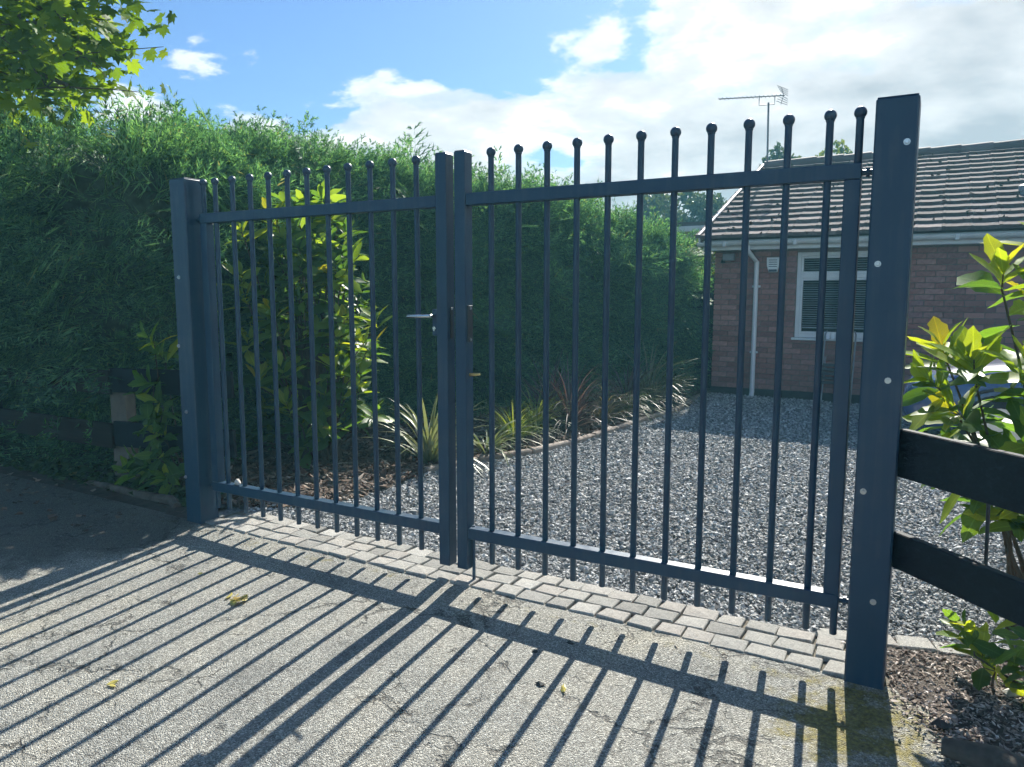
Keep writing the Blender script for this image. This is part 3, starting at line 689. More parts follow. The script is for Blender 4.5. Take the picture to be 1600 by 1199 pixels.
vt = MB(); vt.lathe((2.80, 9.0, 2.70), [(.10, -.12), (.10, .10), (.115, .10), (.115, .17), (.08, .19)], 14); vt.build('roof_vent', M['grey_plastic'], roof, True)

t = thing('alarm_box', (-.18, WY, 1.85), 'white louvred alarm box on the brick wall left of the window', 'alarm')
m = MB(); pr_ = [(-.265, 1.965), (-.095, 1.965), (-.098, 1.86), (-.125, 1.765), (-.235, 1.765), (-.262, 1.86)]
m.add([(x, WY-.055, z) for x, z in pr_] + [(x, WY+.002, z) for x, z in pr_], [tuple(range(6)), tuple(range(6, 12))[::-1]] + [(i+6, (i+1) % 6+6, (i+1) % 6, i) for i in range(6)])
m.build('case', M['upvc'], t)
for z in (1.925, 1.895, 1.865, 1.835): MB().box(-.235, -.125, WY-.0575, WY-.0555, z, z+.009).build('louvre', M['alarm_blue'], t)
MB().box(-.236, -.124, WY-.058, WY-.0556, 1.768, 1.80).build('strobe_strip', M['alarm_blue'], t)
t = thing('floodlight', (-.80, WY, 2.0), 'small dark floodlight under the eave at the wall corner', 'light')
MB().box(-.86, -.70, WY-.14, WY-.06, 1.93, 2.03, .01).build('housing', M['grey_plastic'], t); MB().box(-.80, -.76, WY-.06, WY+.002, 1.95, 2.0).build('bracket', M['plastic'], t)
m = MB(); m.tube([(-.86, WY-.10, 1.90), (-.86, WY-.10, 1.95)], [.035, .02], 10); m.build('sensor', M['plastic'], t, True)
t = thing('wall_light', (2.35, WY, 1.62), 'tiny dark fitting on the brick wall above the car', 'light')
MB().box(2.325, 2.365, WY-.05, WY+.002, 1.57, 1.66, .006).build('housing', M['plastic'], t); MB().box(2.318, 2.372, WY-.06, WY-.012, 1.6605, 1.675, .003).build('cap', M['plastic'], t)

t = thing('tv_aerial', (-1.05, 11.75, 3.8), 'thin television aerial on a mast above the bungalow roof', 'aerial')
ax, ay = -1.10, 11.75
MB().tube([(ax+.03, ay, 3.3), (ax, ay, 4.96)], .018, 8).build('mast', M['grey_plastic'], t, True)
b = MB(); b.tube([(-2.02, ay, 5.135), (-.82, ay, 5.055)], .010, 6); b.tube([(-1.27, ay, 5.08), (-1.27, ay, 4.93), (-.99, ay, 4.92), (-.99, ay, 5.06)], .009, 6); bo = b.build('boom', M['grey_plastic'], t)
for i in range(15):
    x = -2.0 + .075*i; z = 5.135 - (x+2.02)*.0667
    MB().tube([(x, ay-.11, z), (x, ay+.11, z)], .005, 5).build('element', M['grey_plastic'], bo)
rf = MB()
for s_ in (-1, 1):
    for k in range(4): rf.tube([(-.86-.02*k, ay-.2, 5.06+s_*(.03+.035*k)), (-.80-.0*k, ay+.2, 5.06+s_*(.03+.035*k))], .006, 5)
    rf.tube([(-.84, ay, 5.055), (-.88, ay, 5.055+s_*.15)], .006, 5)
rf.build('reflector', M['grey_plastic'], bo)

t = thing('side_gate', (-1.1, 8.35, 0), 'dark panel gate between the hedge and the bungalow corner', 'gate')
for i in range(5): MB().box(-1.62+.124*i, -1.62+.124*i+.120, 8.3, 8.33, .02, 1.66, .003).build('board', M['black_wood'], t)
MB().box(-1.62, -1.005, 8.331, 8.36, 1.3, 1.4).build('ledge', M['black_wood'], t)

# folding chair at the wall
t = thing('folding_chair', (.72, 7.62, 0), 'folded garden chair with white slats leaning under the window', 'chair')
fr = Matrix.Translation((.74, 7.50, .0)) @ Matrix.Rotation(R(-20), 4, 'X')
for x in (-.19, .19):
    m = MB(); m.tube([fr @ Vector((x, 0, 0)), fr @ Vector((x, .0, .98)), fr @ Vector((x*.9, .01, 1.03))], .011, 8); m.build('back_leg', M['grey_plastic'], t, True)
    m = MB(); m.tube([fr @ Vector((x*.85, -.05, .02)), fr @ Vector((x*.85, .02, .42)), fr @ Vector((x*.85, -.02, .66))], .010, 8); m.build('front_leg', M['grey_plastic'], t, True)
for k in range(6):
    x = -.15+.06*k; MB().obox(fr @ Vector((x, -.012, .90)), fr @ Vector((x, -.012, 1.0)), .038, .012, up=fr.to_3x3() @ Vector((0, 1, 0)), bev=.002).build('slat', M['upvc'], t)
for k in range(5):
    z = .30+.06*k; MB().obox(fr @ Vector((-.18, -.036, z)), fr @ Vector((.18, -.036, z)), .012, .04, up=fr.to_3x3() @ Vector((0, 0, 1)), bev=.002).build('slat', M['plastic'], t)

# ------------------------------------------------------------------ car
CX, CY = 1.62, 5.55
car = thing('parked_car', (CX+2.0, CY, float(gz(3))), 'dark blue car parked nose-left in front of the brick wall', 'car')
cz0 = float(gz(3))
def loft(st, n=20, pw=3.2):
    m = MB(); vv_ = []
    for x, hw, z0, z1, pwr in st:
        zc, hz = (z0+z1)/2, (z1-z0)/2
        for k in range(n):
            a = 2*math.pi*k/n + math.pi/n; c, s_ = math.cos(a), math.sin(a)
            vv_.append((CX+x, CY + hw*math.copysign(abs(c)**(2/pwr), c), cz0 + zc + hz*math.copysign(abs(s_)**(2/pwr), s_)))
    f = [(i*n+k, i*n+(k+1) % n, (i+1)*n+(k+1) % n, (i+1)*n+k) for i in range(len(st)-1) for k in range(n)]
    f += [tuple(range(n)), tuple(range((len(st)-1)*n, len(st)*n))[::-1]]
    m.add(vv_, f); return m
body = loft([(0, .60, .32, .60, 3), (.05, .70, .26, .70, 3.2), (.16, .78, .20, .76, 4), (.45, .84, .18, .83, 5), (.95, .87, .18, .90, 5), (1.15, .88, .18, .94, 5), (2.0, .89, .18, .96, 6), (3.2, .88, .18, .97, 6), (3.75, .84, .20, .98, 5), (4.0, .76, .26, .93, 4), (4.08, .66, .34, .82, 3)]).build('body', M['car_paint'], car, True)
roofc = loft([(1.08, .74, .86, .955, 4), (1.45, .70, .86, 1.22, 5), (1.85, .64, .86, 1.42, 5), (2.4, .62, .86, 1.47, 5), (3.2, .60, .86, 1.44, 5), (3.65, .60, .86, 1.30, 5), (3.93, .66, .86, 1.0, 4)]).build('cabin', M['car_paint'], car, True)
def quad(pts, name, mat, parent, th=(0, 0, 0)):
    m = MB(); m.add([(CX+a, CY+b, cz0+c) for a, b, c in pts], [tuple(range(len(pts)))]); return m.build(name, mat, parent)
quad([(1.13, -.64, .97), (1.13, .64, .97), (1.80, .53, 1.415), (1.80, -.53, 1.415)], 'windscreen', M['car_glass'], roofc)
for s_ in (-1, 1):
    for pts in ([(1.42, .735, .985), (2.28, .665, .985), (2.28, .625, 1.38), (1.88, .645, 1.36)], [(2.36, .665, .985), (3.30, .655, .985), (3.14, .618, 1.36), (2.36, .625, 1.38)]):
        quad([(a, s_*b, c) for a, b, c in (pts if s_ > 0 else pts[::-1])], 'side_window', M['car_glass'], roofc)
    for x in (.78, 3.25):
        y = CY + s_*.80; wh = MB(); zc = cz0+.31
        wh.tube([(CX+x, y-.10, zc), (CX+x, y-.085, zc), (CX+x, y+.085, zc), (CX+x, y+.10, zc)], [.27, .31, .31, .27], 24)
        wo_ = wh.build('wheel', M['tyre'], car, True)
        rm = MB(); rm.tube([(CX+x, y+s_*.101, zc), (CX+x, y+s_*.106, zc)], .20, 20); rm.build('rim', M['rim'], wo_, True)
        ar = MB(); pts = [(CX+x+.365*math.cos(a), CY+s_*.882, zc+.365*math.sin(a)) for a in np.linspace(-.25, math.pi+.25, 14)]; ar.tube(pts, .014, 6); ar.build('wheel_arch', M['plastic'], car, True)
    hl = MB(); hl.add([(CX+a, CY+s_*b, cz0+c) for a, b, c in ((.045, .46, .61), (.12, .735, .60), (.42, .815, .74), (.24, .66, .77), (.09, .48, .71))], [(0,1,2,3,4) if s_ < 0 else (4,3,2,1,0)]); hl.build('headlight', M['lamp'], car)
    mr = MB(); mr.box(CX+1.42, CX+1.55, CY+s_*.90-.09, CY+s_*.90+.09, cz0+.97, cz0+1.10, .03); mr.build('wing_mirror', M['car_paint'], car, True)
MB().box(CX-.02, CX+.03, CY-.45, CY+.45, cz0+.36, cz0+.50, .01).build('grille', M['plastic'], car)

# ------------------------------------------------------------------ plants: leaf shapes
def laurel_leaf(name, mat, L=.135, Wd=.052, droop=.18, fold=.22, seed=0):
    rs = random.Random(seed); n = 9; v = []; f = []
    for i in range(n+1):
        t_ = i/n; w_ = Wd*.5*math.sin(math.pi*min(1, t_**1.15))**.80 if 0 < t_ < 1 else .0015
        x = L*t_; z = -droop*L*t_*t_ + rs.uniform(-.0015, .0015)
        cv = .08*L*math.sin(t_*2.2)*rs.uniform(-.4, .4)
        v += [(x, -w_+cv, z+fold*w_), (x, cv, z), (x, w_+cv, z+fold*w_*rs.uniform(.7, 1.2))]
    for i in range(n):
        b = i*3; f += [(b, b+1, b+4, b+3), (b+1, b+2, b+5, b+4)]
    # short stalk
    b = len(v); v += [(-.014, -.0012, -.002), (-.014, .0012, -.002), (.004, .0012, 0), (.004, -.0012, 0)]; f.append((b, b+1, b+2, b+3))
    m = MB(); m.add(v, f); return m
LL = {k: [laurel_leaf('leaf', None, L=.180*random.uniform(.85, 1.15), Wd=.072*random.uniform(.85, 1.2), droop=random.uniform(.02, .35), fold=random.uniform(.1, .45), seed=i) for i in range(6)] for k in 'my'}
LM = {'m': [q.mesh('leaf', M['laurel'], True) for q in LL['m']], 'y': [q.mesh('leaf', M['laurel_y'], True) for q in LL['y']]}
tri_tmpl = []
for q in LL['m']:
    fs = []
    for f in q.f: fs += [(f[0], f[1], f[2]), (f[0], f[2], f[3])]
    tri_tmpl.append((np.array(q.v), np.array(fs)))
def mat_from(d, n, pos, s=1.0):
    d = Vector(d).normalized(); n = Vector(n); y = n.cross(d)
    if y.length < 1e-4: y = Vector((0, 1, 0)).cross(d)
    y.normalize(); zc = d.cross(y)
    m = Matrix((d*s, y*s, zc*s)).transposed().to_4x4(); m.translation = pos; return m
def rosette(tip, axis, n, L, rs, spread=(30, 75), tail=.10):
    """leaf matrices around a shoot end"""
    axis = Vector(axis).normalized(); out = []
    u = axis.orthogonal().normalized(); w_ = axis.cross(u); a0_ = rs.uniform(0, 6.28)
    for k in range(n):
        a = a0_ + k*2.4 + rs.gauss(0, .2); q = k/max(1, n-1)
        el = R(spread[0] + (spread[1]-spread[0])*q + rs.gauss(0, 8))
        rad = u*math.cos(a) + w_*math.sin(a)
        d_ = axis*math.cos(el) + rad*math.sin(el); nrm = axis*math.sin(el) - rad*math.cos(el)
        nrm = (nrm + Vector((rs.gauss(0, .25), rs.gauss(0, .25), rs.gauss(0, .25)))).normalized()
        out.append(mat_from(d_, nrm, Vector(tip) - axis*(tail*q) , L*(.65+.45*q)*rs.uniform(.85, 1.15)))
    return out
def laurel(name, base, shoots, label, cat, rs, limit=300, group=None, stems_r=.012):
    """shoots: list of (tip, axis, n leaves, scale, young?)"""
    t = thing(name, base, label, cat, group); B = Vector(base); k = 0; extra = []
    mains = {}
    for tip, axis, n, sc, kind in shoots:
        tip = Vector(tip); axis = Vector(axis)
        mid = B.lerp(tip, .55) + Vector((rs.gauss(0, .06), rs.gauss(0, .06), .04))
        m = MB(); st = B + Vector((rs.gauss(0, .07), rs.gauss(0, .07), 0))
        m.tube([st, st.lerp(mid, .5) + Vector((rs.gauss(0, .03), rs.gauss(0, .03), 0)), mid, tip - axis.normalized()*.08, tip], [stems_r, stems_r*.8, stems_r*.55, stems_r*.35, stems_r*.2], 6)
        m.build('stem', M['bark_stem'], t, True)
        for mt in rosette(tip, axis, n, sc, rs):
            if k < limit: link('leaf', rs.choice(LM['y' if rs.random() < kind else 'm']), t, mt); k += 1
            else: extra.append(mt)
        # leaves further down the shoot
        for j in range(int(n*.5)):
            p_ = tip.lerp(mid, rs.uniform(.15, .8)); d_ = Vector((rs.gauss(0, 1), rs.gauss(0, 1), rs.uniform(-.3, .7)))
            mt = mat_from(d_, Vector((rs.gauss(0, .4), rs.gauss(0, .4), 1)), p_, sc*rs.uniform(.8, 1.15))
            if k < limit: link('leaf', rs.choice(LM['m']), t, mt); k += 1
            else: extra.append(mt)
    if extra:
        parts = []
        A = np.array([[list(r_) for r_ in e] for e in extra]); ids = rng.integers(0, 6, len(A))
        for i in range(6):
            s = A[ids == i]
            if len(s) == 0: continue
            tv, tf = tri_tmpl[i]; V = np.einsum('kij,nj->kni', s[:, :3, :3], tv) + s[:, None, :3, 3] - np.array(base)
            parts.append((V.reshape(-1, 3), (tf[None] + (np.arange(len(s))*len(tv))[:, None, None]).reshape(-1, 3)))
        v, f = join(parts); tag(link('foliage', np_mesh('foliage', v, f, M['laurel_i'], True), t), kind='stuff')
    return t

rs = random.Random(21)
# right-hand laurel, beside the angled boards
sh = []
for tip, ax_, n, sc, y in [((2.10, .55, 1.57), (.0, -.2, 1), 8, 1.15, .9), ((2.26, .62, 1.72), (.2, -.1, 1), 8, 1.1, .9), ((2.25, .50, 1.50), (.5, -.2, .7), 7, 1.1, .85),
        ((1.90, .72, 1.24), (-.35, -.1, 1), 8, 1.2, .9), ((1.86, .62, 1.10), (-.7, -.2, .7), 8, 1.15, .75), ((2.02, .55, 1.20), (-.1, -.3, 1), 8, 1.25, .9), 
        ((2.22, .50, 1.20), (.3, -.2, 1), 8, 1.25, .9), ((2.30, .55, 1.05), (.6, -.3, .6), 8, 1.2, .7), ((1.96, .60, .98), (-.6, -.4, .6), 8, 1.15, .6), 
        ((2.26, .46, .90), (.3, -.7, .5), 8, 1.15, .5), ((1.95, .62, .72), (-.9, -.1, .25), 7, 1.1, .35), ((2.10, .60, .66), (-.3, -.5, .3), 8, 1.1, .3), ((2.22, .55, .60), (.1, -.5, .4), 8, 1.15, .45), ((2.20, .62, .78), (.2, -.4, .6), 8, 1.1, .4),
        ((2.34, .5, .70), (.5, -.4, .4), 8, 1.1, .5), ((2.42, .7, 1.3), (.4, 0, 1), 8, 1.1, .7), ((2.5, .6, .95), (.6, -.1, .7), 8, 1.1, .6), ((2.45, .85, 1.55), (.2, .2, 1), 8, 1.1, .7)]:
    sh.append((tip, ax_, n+2, sc, y))
laurel('laurel_shrub', (2.38, .78, float(gz(2.4))), sh, 'bright yellow-green laurel behind the black boards at right', 'shrub', rs, 300, 'laurel shrubs')
sh = [((2.03, .16, .20), (-.5, .2, .8), 6, .75, .6), ((2.10, .10, .13), (-.1, -.3, .8), 6, .8, .6), ((2.20, .08, .11), (.4, -.2, .7), 6, .8, .4), ((2.14, .14, .26), (.1, .1, 1), 5, .75, .7), ((2.27, .05, .02), (.2, -.8, .4), 5, .6, .7)]
laurel('laurel_sucker', (2.30, .14, float(gz(2.3))), sh, 'low laurel sucker growing over the bark litter under the black boards', 'shrub', rs, 300, 'laurel shrubs', .006)
# left laurel behind the gate
sh = []
for i in range(92):
    a = rs.uniform(0, 6.28); z_ = rs.random()**.8
    r_ = (.78 - .30*z_)*math.sqrt(rs.uniform(.3, 1))
    x = -2.80 + r_*math.cos(a)*1.0 + .05*z_; y = 1.62 + r_*math.sin(a)*.65
    zz_ = .15 + 2.0*z_*(1-.26*max(0, (x+2.85)))
    axv = (math.cos(a)*.5, math.sin(a)*.5-.25, .9)
    leaf_draw = rs.random()  # random draw for the share of young leaves
    sh.append(((x, y, zz_), axv, 7, 1.0,   .75 if leaf_draw < .55 else .15))
for tip in [(-3.1, 1.20, 1.98), (-3.05, 1.15, 1.62), (-3.05, 1.15, 1.45), (-2.95, 1.1, 1.1), (-2.42, 1.55, 1.68), (-2.12, 1.65, 1.28), (-2.2, 1.6, 1.08), (-2.6, 1.1, .9), (-2.55, 1.1, .62), (-2.75, 1.15, 1.35), (-2.85, 1.1, .8), (-2.35, 1.4, .9)]:
    sh.insert(0, (tip, (rs.gauss(0, .3), -.3, 1), 8, 1.15, .85))
for tip in [(-2.88, 1.70, 2.22), (-2.62, 1.72, 2.12), (-2.75, 1.45, 2.02), (-2.52, 1.62, 1.92), (-2.98, 1.55, 2.25), (-2.42, 1.72, 1.78), (-2.80, 1.85, 2.30), (-2.66, 1.55, 1.80), (-2.90, 1.40, 1.85), (-2.70, 1.90, 2.18), (-2.55, 1.85, 2.02), (-2.78, 1.68, 2.12), (-2.92, 1.75, 2.05), (-2.60, 1.60, 1.65)]:
    sh.append((tip, (rs.gauss(0, .4), rs.gauss(-.1, .3), .9), 10, 1.15, .4))
laurel('laurel_shrub', (-2.72, 1.62, float(gz(-2.7))+.01), sh, 'tall laurel with yellow-green shoots behind the left gate leaf', 'shrub', rs, 300, 'laurel shrubs')
sh = []
for tip, axv in [((-2.98, 0.22, 1.18), (-.5, -.4, .7)), ((-2.92, 0.25, 1.06), (-.2, -.6, .6)), ((-3.01, 0.20, .86), (-.7, -.4, .4)), ((-2.88, 0.20, .72), (.1, -.8, .4)), ((-2.96, 0.18, .60), (-.3, -.7, .4)), ((-3.11, 0.16, .30), (-.6, -.6, .4)),
                 ((-2.96, 0.14, .26), (-.1, -.8, .4)), ((-2.81, 0.14, .36), (.3, -.7, .5)), ((-3.21, 0.16, .18), (-.8, -.4, .4)), ((-2.76, 0.16, .2), (.3, -.8, .3)), ((-2.86, 0.20, .5), (.2, -.7, .5))]:
    sh.append((tip, axv, 9, .95, .2))
laurel('laurel_shrub', (-2.80, .36, 0.03), sh, 'low laurel in deep shade left of the left gate post', 'shrub', rs, 300, 'laurel shrubs', .008)

# strap-leaved clumps ---------------------------------------------------
def blade_mesh(L, w, arch, mat, seed):
    rs_ = random.Random(seed); n = 7; v = []; f = []
    for i in range(n+1):
        t_ = i/n; ww = w*.5*(1-t_**2.2)*(.6+.4*min(1, t_*4)) + .0006
        ang = arch*t_*t_; x = L*t_*math.cos(ang*.5) ; z = -L*t_*math.sin(ang)*.75
        v += [(x, -ww, z+ww*.35), (x, 0, z), (x, ww, z+ww*.35)]
    for i in range(n): b = i*3; f += [(b, b+1, b+4, b+3), (b+1, b+2, b+5, b+4)]
    m = MB(); m.add(v, f); return m.mesh('blade', mat, True)
def clump(name, loc, n, L, w, mat, label, cat, elev=(35, 88), arch=(.2, 1.4), group=None, rs=random.Random(4)):
    t = thing(name, loc, label, cat, group)
    meshes = [blade_mesh(1.0, w/L, rs.uniform(*arch), mat, i) for i in range(7)]
    for k in range(n):
        a = rs.uniform(0, 6.28); el = R(rs.uniform(*elev)); d_ = Vector((math.cos(a)*math.cos(el), math.sin(a)*math.cos(el), math.sin(el)))
        nrm = Vector((-math.cos(a)*math.sin(el), -math.sin(a)*math.sin(el), math.cos(el)))
        p_ = Vector(loc) + Vector((math.cos(a), math.sin(a), 0))*rs.uniform(0, .05) + Vector((0, 0, -.01))
        link('blade', rs.choice(meshes), t, mat_from(d_, nrm, p_, L*rs.uniform(.6, 1.1)))
    return t
gq = 'strap-leaved plants along the bed'
clump('flax_plant', (-1.84, 2.0, .04), 75, .66, .036, M['phorm_v'], 'cream striped flax with arching blades left of the meeting stiles', 'plant', (25, 88), (.3, 1.5), gq)
clump('flax_plant', (-1.62, 2.62, .03), 46, .52, .034, M['phorm_v'], 'cream striped flax arching over the edging right of the meeting stiles', 'plant', (10, 70), (.5, 1.6), gq)
clump('sedge_plant', (-1.68, 3.20, .03), 190, .50, .012, M['grass_g'], 'fresh green grassy clump in front of the dark hedge', 'plant', (35, 88), (.4, 1.6), gq)
clump('flax_plant', (-1.52, 4.15, .03), 190, .80, .016, M['phorm_p'], 'large purple bronze flax at the middle of the bed', 'plant', (15, 88), (.1, 1.3), gq)
clump('sedge_plant', (-1.42, 4.95, .03), 150, .62, .012, M['grass_b'], 'straw coloured grassy clump right of the purple flax', 'plant', (25, 85), (.5, 1.8), gq)
clump('flax_plant', (-1.45, 5.65, .03), 130, .80, .016, M['phorm_p'], 'smaller purple flax behind the straw coloured clump', 'plant', (30, 85), (.3, 1.2), gq)
clump('flax_plant', (-1.42, 6.4, .03), 80, .95, .026, M['phorm_v'], 'pale striped arching flax near the far end of the hedge', 'plant', (30, 85), (.5, 1.8), gq)
clump('sedge_plant', (-1.30, 7.0, .03), 120, .62, .013, M['grass_g'], 'green grassy clump at the far end of the bed', 'plant', (30, 88), (.6, 1.8), gq)
clump('flax_plant', (-2.15, 2.75, .04), 30, .5, .03, M['phorm_v'], 'small striped flax half hidden beside the low black bollard', 'plant', (20, 70), (.5, 1.5), gq)

clump('sedge_plant', (-1.72, 3.72, .03), 130, .58, .012, M['grass_g'], 'green grassy clump left of the large purple flax', 'plant', (30, 88), (.5, 1.8), gq)
clump('sedge_plant', (-1.30, 4.55, .03), 120, .50, .011, M['grass_b'], 'low straw coloured tuft in front of the purple flax beside the edging', 'plant', (20, 85), (.6, 1.9), gq)
clump('sedge_plant', (-1.28, 5.35, .03), 130, .55, .012, M['grass_g'], 'green tuft between the two purple flaxes beside the edging', 'plant', (25, 85), (.6, 1.9), gq)
clump('sedge_plant', (-1.25, 6.05, .03), 130, .62, .012, M['grass_b'], 'straw coloured arching tuft right of the smaller purple flax', 'plant', (25, 85), (.6, 1.9), gq)
clump('flax_plant', (-2.05, 4.7, .03), 90, .85, .018, M['phorm_p'], 'dull purple flax at the back against the hedge', 'plant', (35, 88), (.2, 1.2), gq)
# bed edging ------------------------------------------------------------
t = thing('bed_edging', (-1.2, 3.2, 0), 'low row of pale edging blocks between gravel and planted bed', 'edging')
ep = BED[5:]
for (x0, y0), (x1, y1) in zip(ep[:-1], ep[1:]):
    L = math.hypot(x1-x0, y1-y0); n_ = max(1, round(L/.40))
    for k in range(n_):
        a = Vector((x0, y0, 0)).lerp(Vector((x1, y1, 0)), k/n_); b = Vector((x0, y0, 0)).lerp(Vector((x1, y1, 0)), (k+1)/n_)
        zc = float(gz(x0)) + random.uniform(.0, .012); dd = (b-a).normalized()*.006
        MB().obox(a + dd + Vector((0, 0, zc)), b - dd + Vector((0, 0, zc + random.uniform(-.006, .006))), .075, .075, bev=.012).build('edging_block', M['edging'], t)
t = thing('bollard_light', (-2.02, 2.42, .03), 'short black bollard standing in the mulch beside the striped flax', 'bollard')
MB().box(-2.075, -1.965, 2.36, 2.47, -.05, .27, .006).build('post', M['plastic'], t); MB().box(-2.23, -1.955, 2.35, 2.48, .2705, .30, .006).build('cap', M['plastic'], t)

# ------------------------------------------------------------------ conifer hedges
def spray_template(seed, L=1.0, sparse=False):
    r_ = random.Random(seed); v = []; f = []
    def kite(a, d, l, w):
        p_ = (-d[1], d[0]); b = len(v)
        zc = r_.uniform(-.02, .02)
        v.extend([(a[0], a[1], a[2]), (a[0]+d[0]*l*.45+p_[0]*w, a[1]+d[1]*l*.45+p_[1]*w, a[2]+zc*.5), (a[0]+d[0]*l, a[1]+d[1]*l, a[2]+zc - .06*l), (a[0]+d[0]*l*.45-p_[0]*w, a[1]+d[1]*l*.45-p_[1]*w, a[2]-zc*.5)])
        f.extend([(b, b+1, b+2), (b, b+2, b+3)])
    def tri(a, d, l, w):
        p_ = (-d[1], d[0]); b = len(v)
        v.extend([(a[0]-p_[0]*w, a[1]-p_[1]*w, a[2]), (a[0]+p_[0]*w, a[1]+p_[1]*w, a[2]), (a[0]+d[0]*l, a[1]+d[1]*l, a[2]+r_.uniform(-.02, .02))]); f.append((b, b+1, b+2))
    n = 7
    for i in range(n):                       # stem
        t0 = i/n; a = (L*t0, .03*math.sin(t0*3), -.10*t0*t0); tri(a, (1, 0), L/n*1.5, .007*(1.2-t0))
    for i in range(n):
        for s_ in (-1, 1):
            t0 = (i+.5+r_.uniform(-.2, .2))/n; l = (.13+.40*(1-t0))*r_.uniform(.7, 1.15)*(1 if not sparse else .8); an = R(r_.uniform(30, 52))*s_
            a = (L*t0, .0, -.10*t0*t0); d_ = (math.cos(an), math.sin(an)); kite(a, d_, l, .007 if not sparse else .0045)
            for q in ((.4,) if sparse else (.25, .50, .75)):
                for s2 in ((r_.choice((-1, 1)),) if sparse else (-1, 1)):
                    an2 = an + R(s2*r_.uniform(28, 42)); q_ = q + r_.uniform(-.06, .06); b_ = (a[0]+d_[0]*l*q_, a[1]+d_[1]*l*q_, a[2]); tri(b_, (math.cos(an2), math.sin(an2)), l*(.52-.30*q), .0105 if not sparse else .004)
    return np.array(v), np.array(f)
SPT = [spray_template(i) for i in range(5)]; SPS = [spray_template(50+i, sparse=True) for i in range(3)]
def lump(a, b, sd=0): return .5*np.sin(a*2.1+sd)*np.sin(b*2.7+1.3*sd) + .3*np.sin(a*4.7+b*1.9+sd*2) + .2*np.sin(a*1.1-b*5.3+sd)
def hedge(name, path, label, zlow, dens, seed, thick, face=1, sprigs=60, size=.30, over=0.0):
    """path: (x, y, height) points, outward face on the right-hand side of travel times face"""
    P = np.array(path, float); base = (float(P[:, 0].mean()), float(P[:, 1].mean()), 0.0)
    t = thing(name, base, label, 'hedge', 'clipped conifer hedges'); B = np.array(base)
    seg = np.linalg.norm(np.diff(P[:, :2], axis=0), axis=1); cum = np.concatenate([[0], np.cumsum(seg)]); Ltot = cum[-1]
    def at(s): return np.interp(s, cum, P[:, 0]), np.interp(s, cum, P[:, 1]), np.interp(s, cum, P[:, 2])
    def tang(s):
        x0, y0, _ = at(np.maximum(s-.15, 0)); x1, y1, _ = at(np.minimum(s+.15, Ltot)); d_ = np.stack([x1-x0, y1-y0], 1); return d_/np.linalg.norm(d_, axis=1, keepdims=True)
    def surf(s, h01, depth):
        x, y, h = at(s); tg = tang(s); nr = np.stack([tg[:, 1], -tg[:, 0]], 1)*face
        z = zlow + (h-zlow)*h01; rnd = np.clip((h01-.84)/.16, 0, 1)**2*.32
        off = .19*lump(s, z, seed) + .06*np.sin(z*12 + 1.6*np.sin(s*2.3+seed) + 1.1*np.sin(s*5.1)) - rnd - depth + over*np.clip((z-.60)/.3, 0, 1)*(.25+.75*np.clip((-3.65-x)/.5, 0, 1))
        return np.stack([x+nr[:, 0]*off, y+nr[:, 1]*off, z + .05*lump(s*1.7, z*.3, seed+3)*h01], 1), tg, nr
    hmean = P[:, 2].mean(); parts = []
    n_face = int(dens*Ltot*(hmean-zlow)); n_top = int(dens*.8*Ltot*thick)
    s = rng.uniform(0, Ltot, n_face); h01 = rng.random(n_face); pos, tg, nr = surf(s, h01, .13*rng.random(n_face)**1.5 - .03)
    sg = np.where(rng.random(n_face) < .62, 1, -1)
    T3 = np.concatenate([tg, np.zeros((n_face, 1))], 1); N3 = np.concatenate([nr, np.zeros((n_face, 1))], 1); U = np.array([[0, 0, 1.]])
    topness = np.clip((h01-.80)/.2, 0, 1)[:, None]
    D = T3*(sg*rng.uniform(.2, 1.0, n_face))[:, None] + N3*rng.uniform(.35, .9, n_face)[:, None] + U*(rng.normal(.06, .20, n_face)[:, None] + topness*.55)
    NR = N3*.95 + U*.6 + rng.normal(0, .30, (n_face, 3))
    sc = size*np.exp(rng.normal(0, .25, n_face))
    # top
    st = rng.uniform(0, Ltot, n_top); dp_ = rng.uniform(.1, thick, n_top); x, y, h = at(st); tgt = tang(st); nrt = np.stack([tgt[:, 1], -tgt[:, 0]], 1)*face
    pt = np.stack([x-nrt[:, 0]*dp_, y-nrt[:, 1]*dp_, h + .07*lump(st*1.7, dp_*2, seed+5) - .06], 1)
    Dt = rng.normal(0, .6, (n_top, 3)); Dt[:, 2] = np.abs(Dt[:, 2])*.8 + .30; Dt[:, 0] += .35; NRt = rng.normal(0, 1, (n_top, 3)) + np.concatenate([nrt, np.zeros((n_top, 1))], 1)
    sct = size*np.exp(rng.normal(-.12, .25, n_top))
    pos = np.concatenate([pos, pt]); D = np.concatenate([D, Dt]); NR = np.concatenate([NR, NRt]); sc = np.concatenate([sc, sct])
    ids = rng.integers(0, 5, len(pos))
    for i in range(5):
        k = ids == i; parts.append(scatter(SPT[i][0], SPT[i][1], pos[k]-B, frames(D[k], NR[k]), sc[k]))
    v, f = join(parts); o = link('foliage', np_mesh('foliage', v, f, M['hedge']), t); tag(o, kind='stuff')
    # wispy leaders
    ss = rng.uniform(0, Ltot, sprigs); dd = rng.uniform(.05, thick*.8, sprigs); x, y, h = at(ss); tgt = tang(ss); nrt = np.stack([tgt[:, 1], -tgt[:, 0]], 1)*face
    ps = np.stack([x-nrt[:, 0]*dd, y-nrt[:, 1]*dd, h-.06], 1); Ds = rng.normal(0, .35, (sprigs, 3)); Ds[:, 2] = 1; 
    Ds[:, 0] += .25
    ids = rng.integers(0, 3, sprigs); parts = []
    for i in range(3):
        k = ids == i; parts.append(scatter(SPS[i][0], SPS[i][1], ps[k]-B, frames(Ds[k], rng.normal(0, 1, (int(k.sum()), 3))), .30+.34*rng.random(int(k.sum()))**1.5))
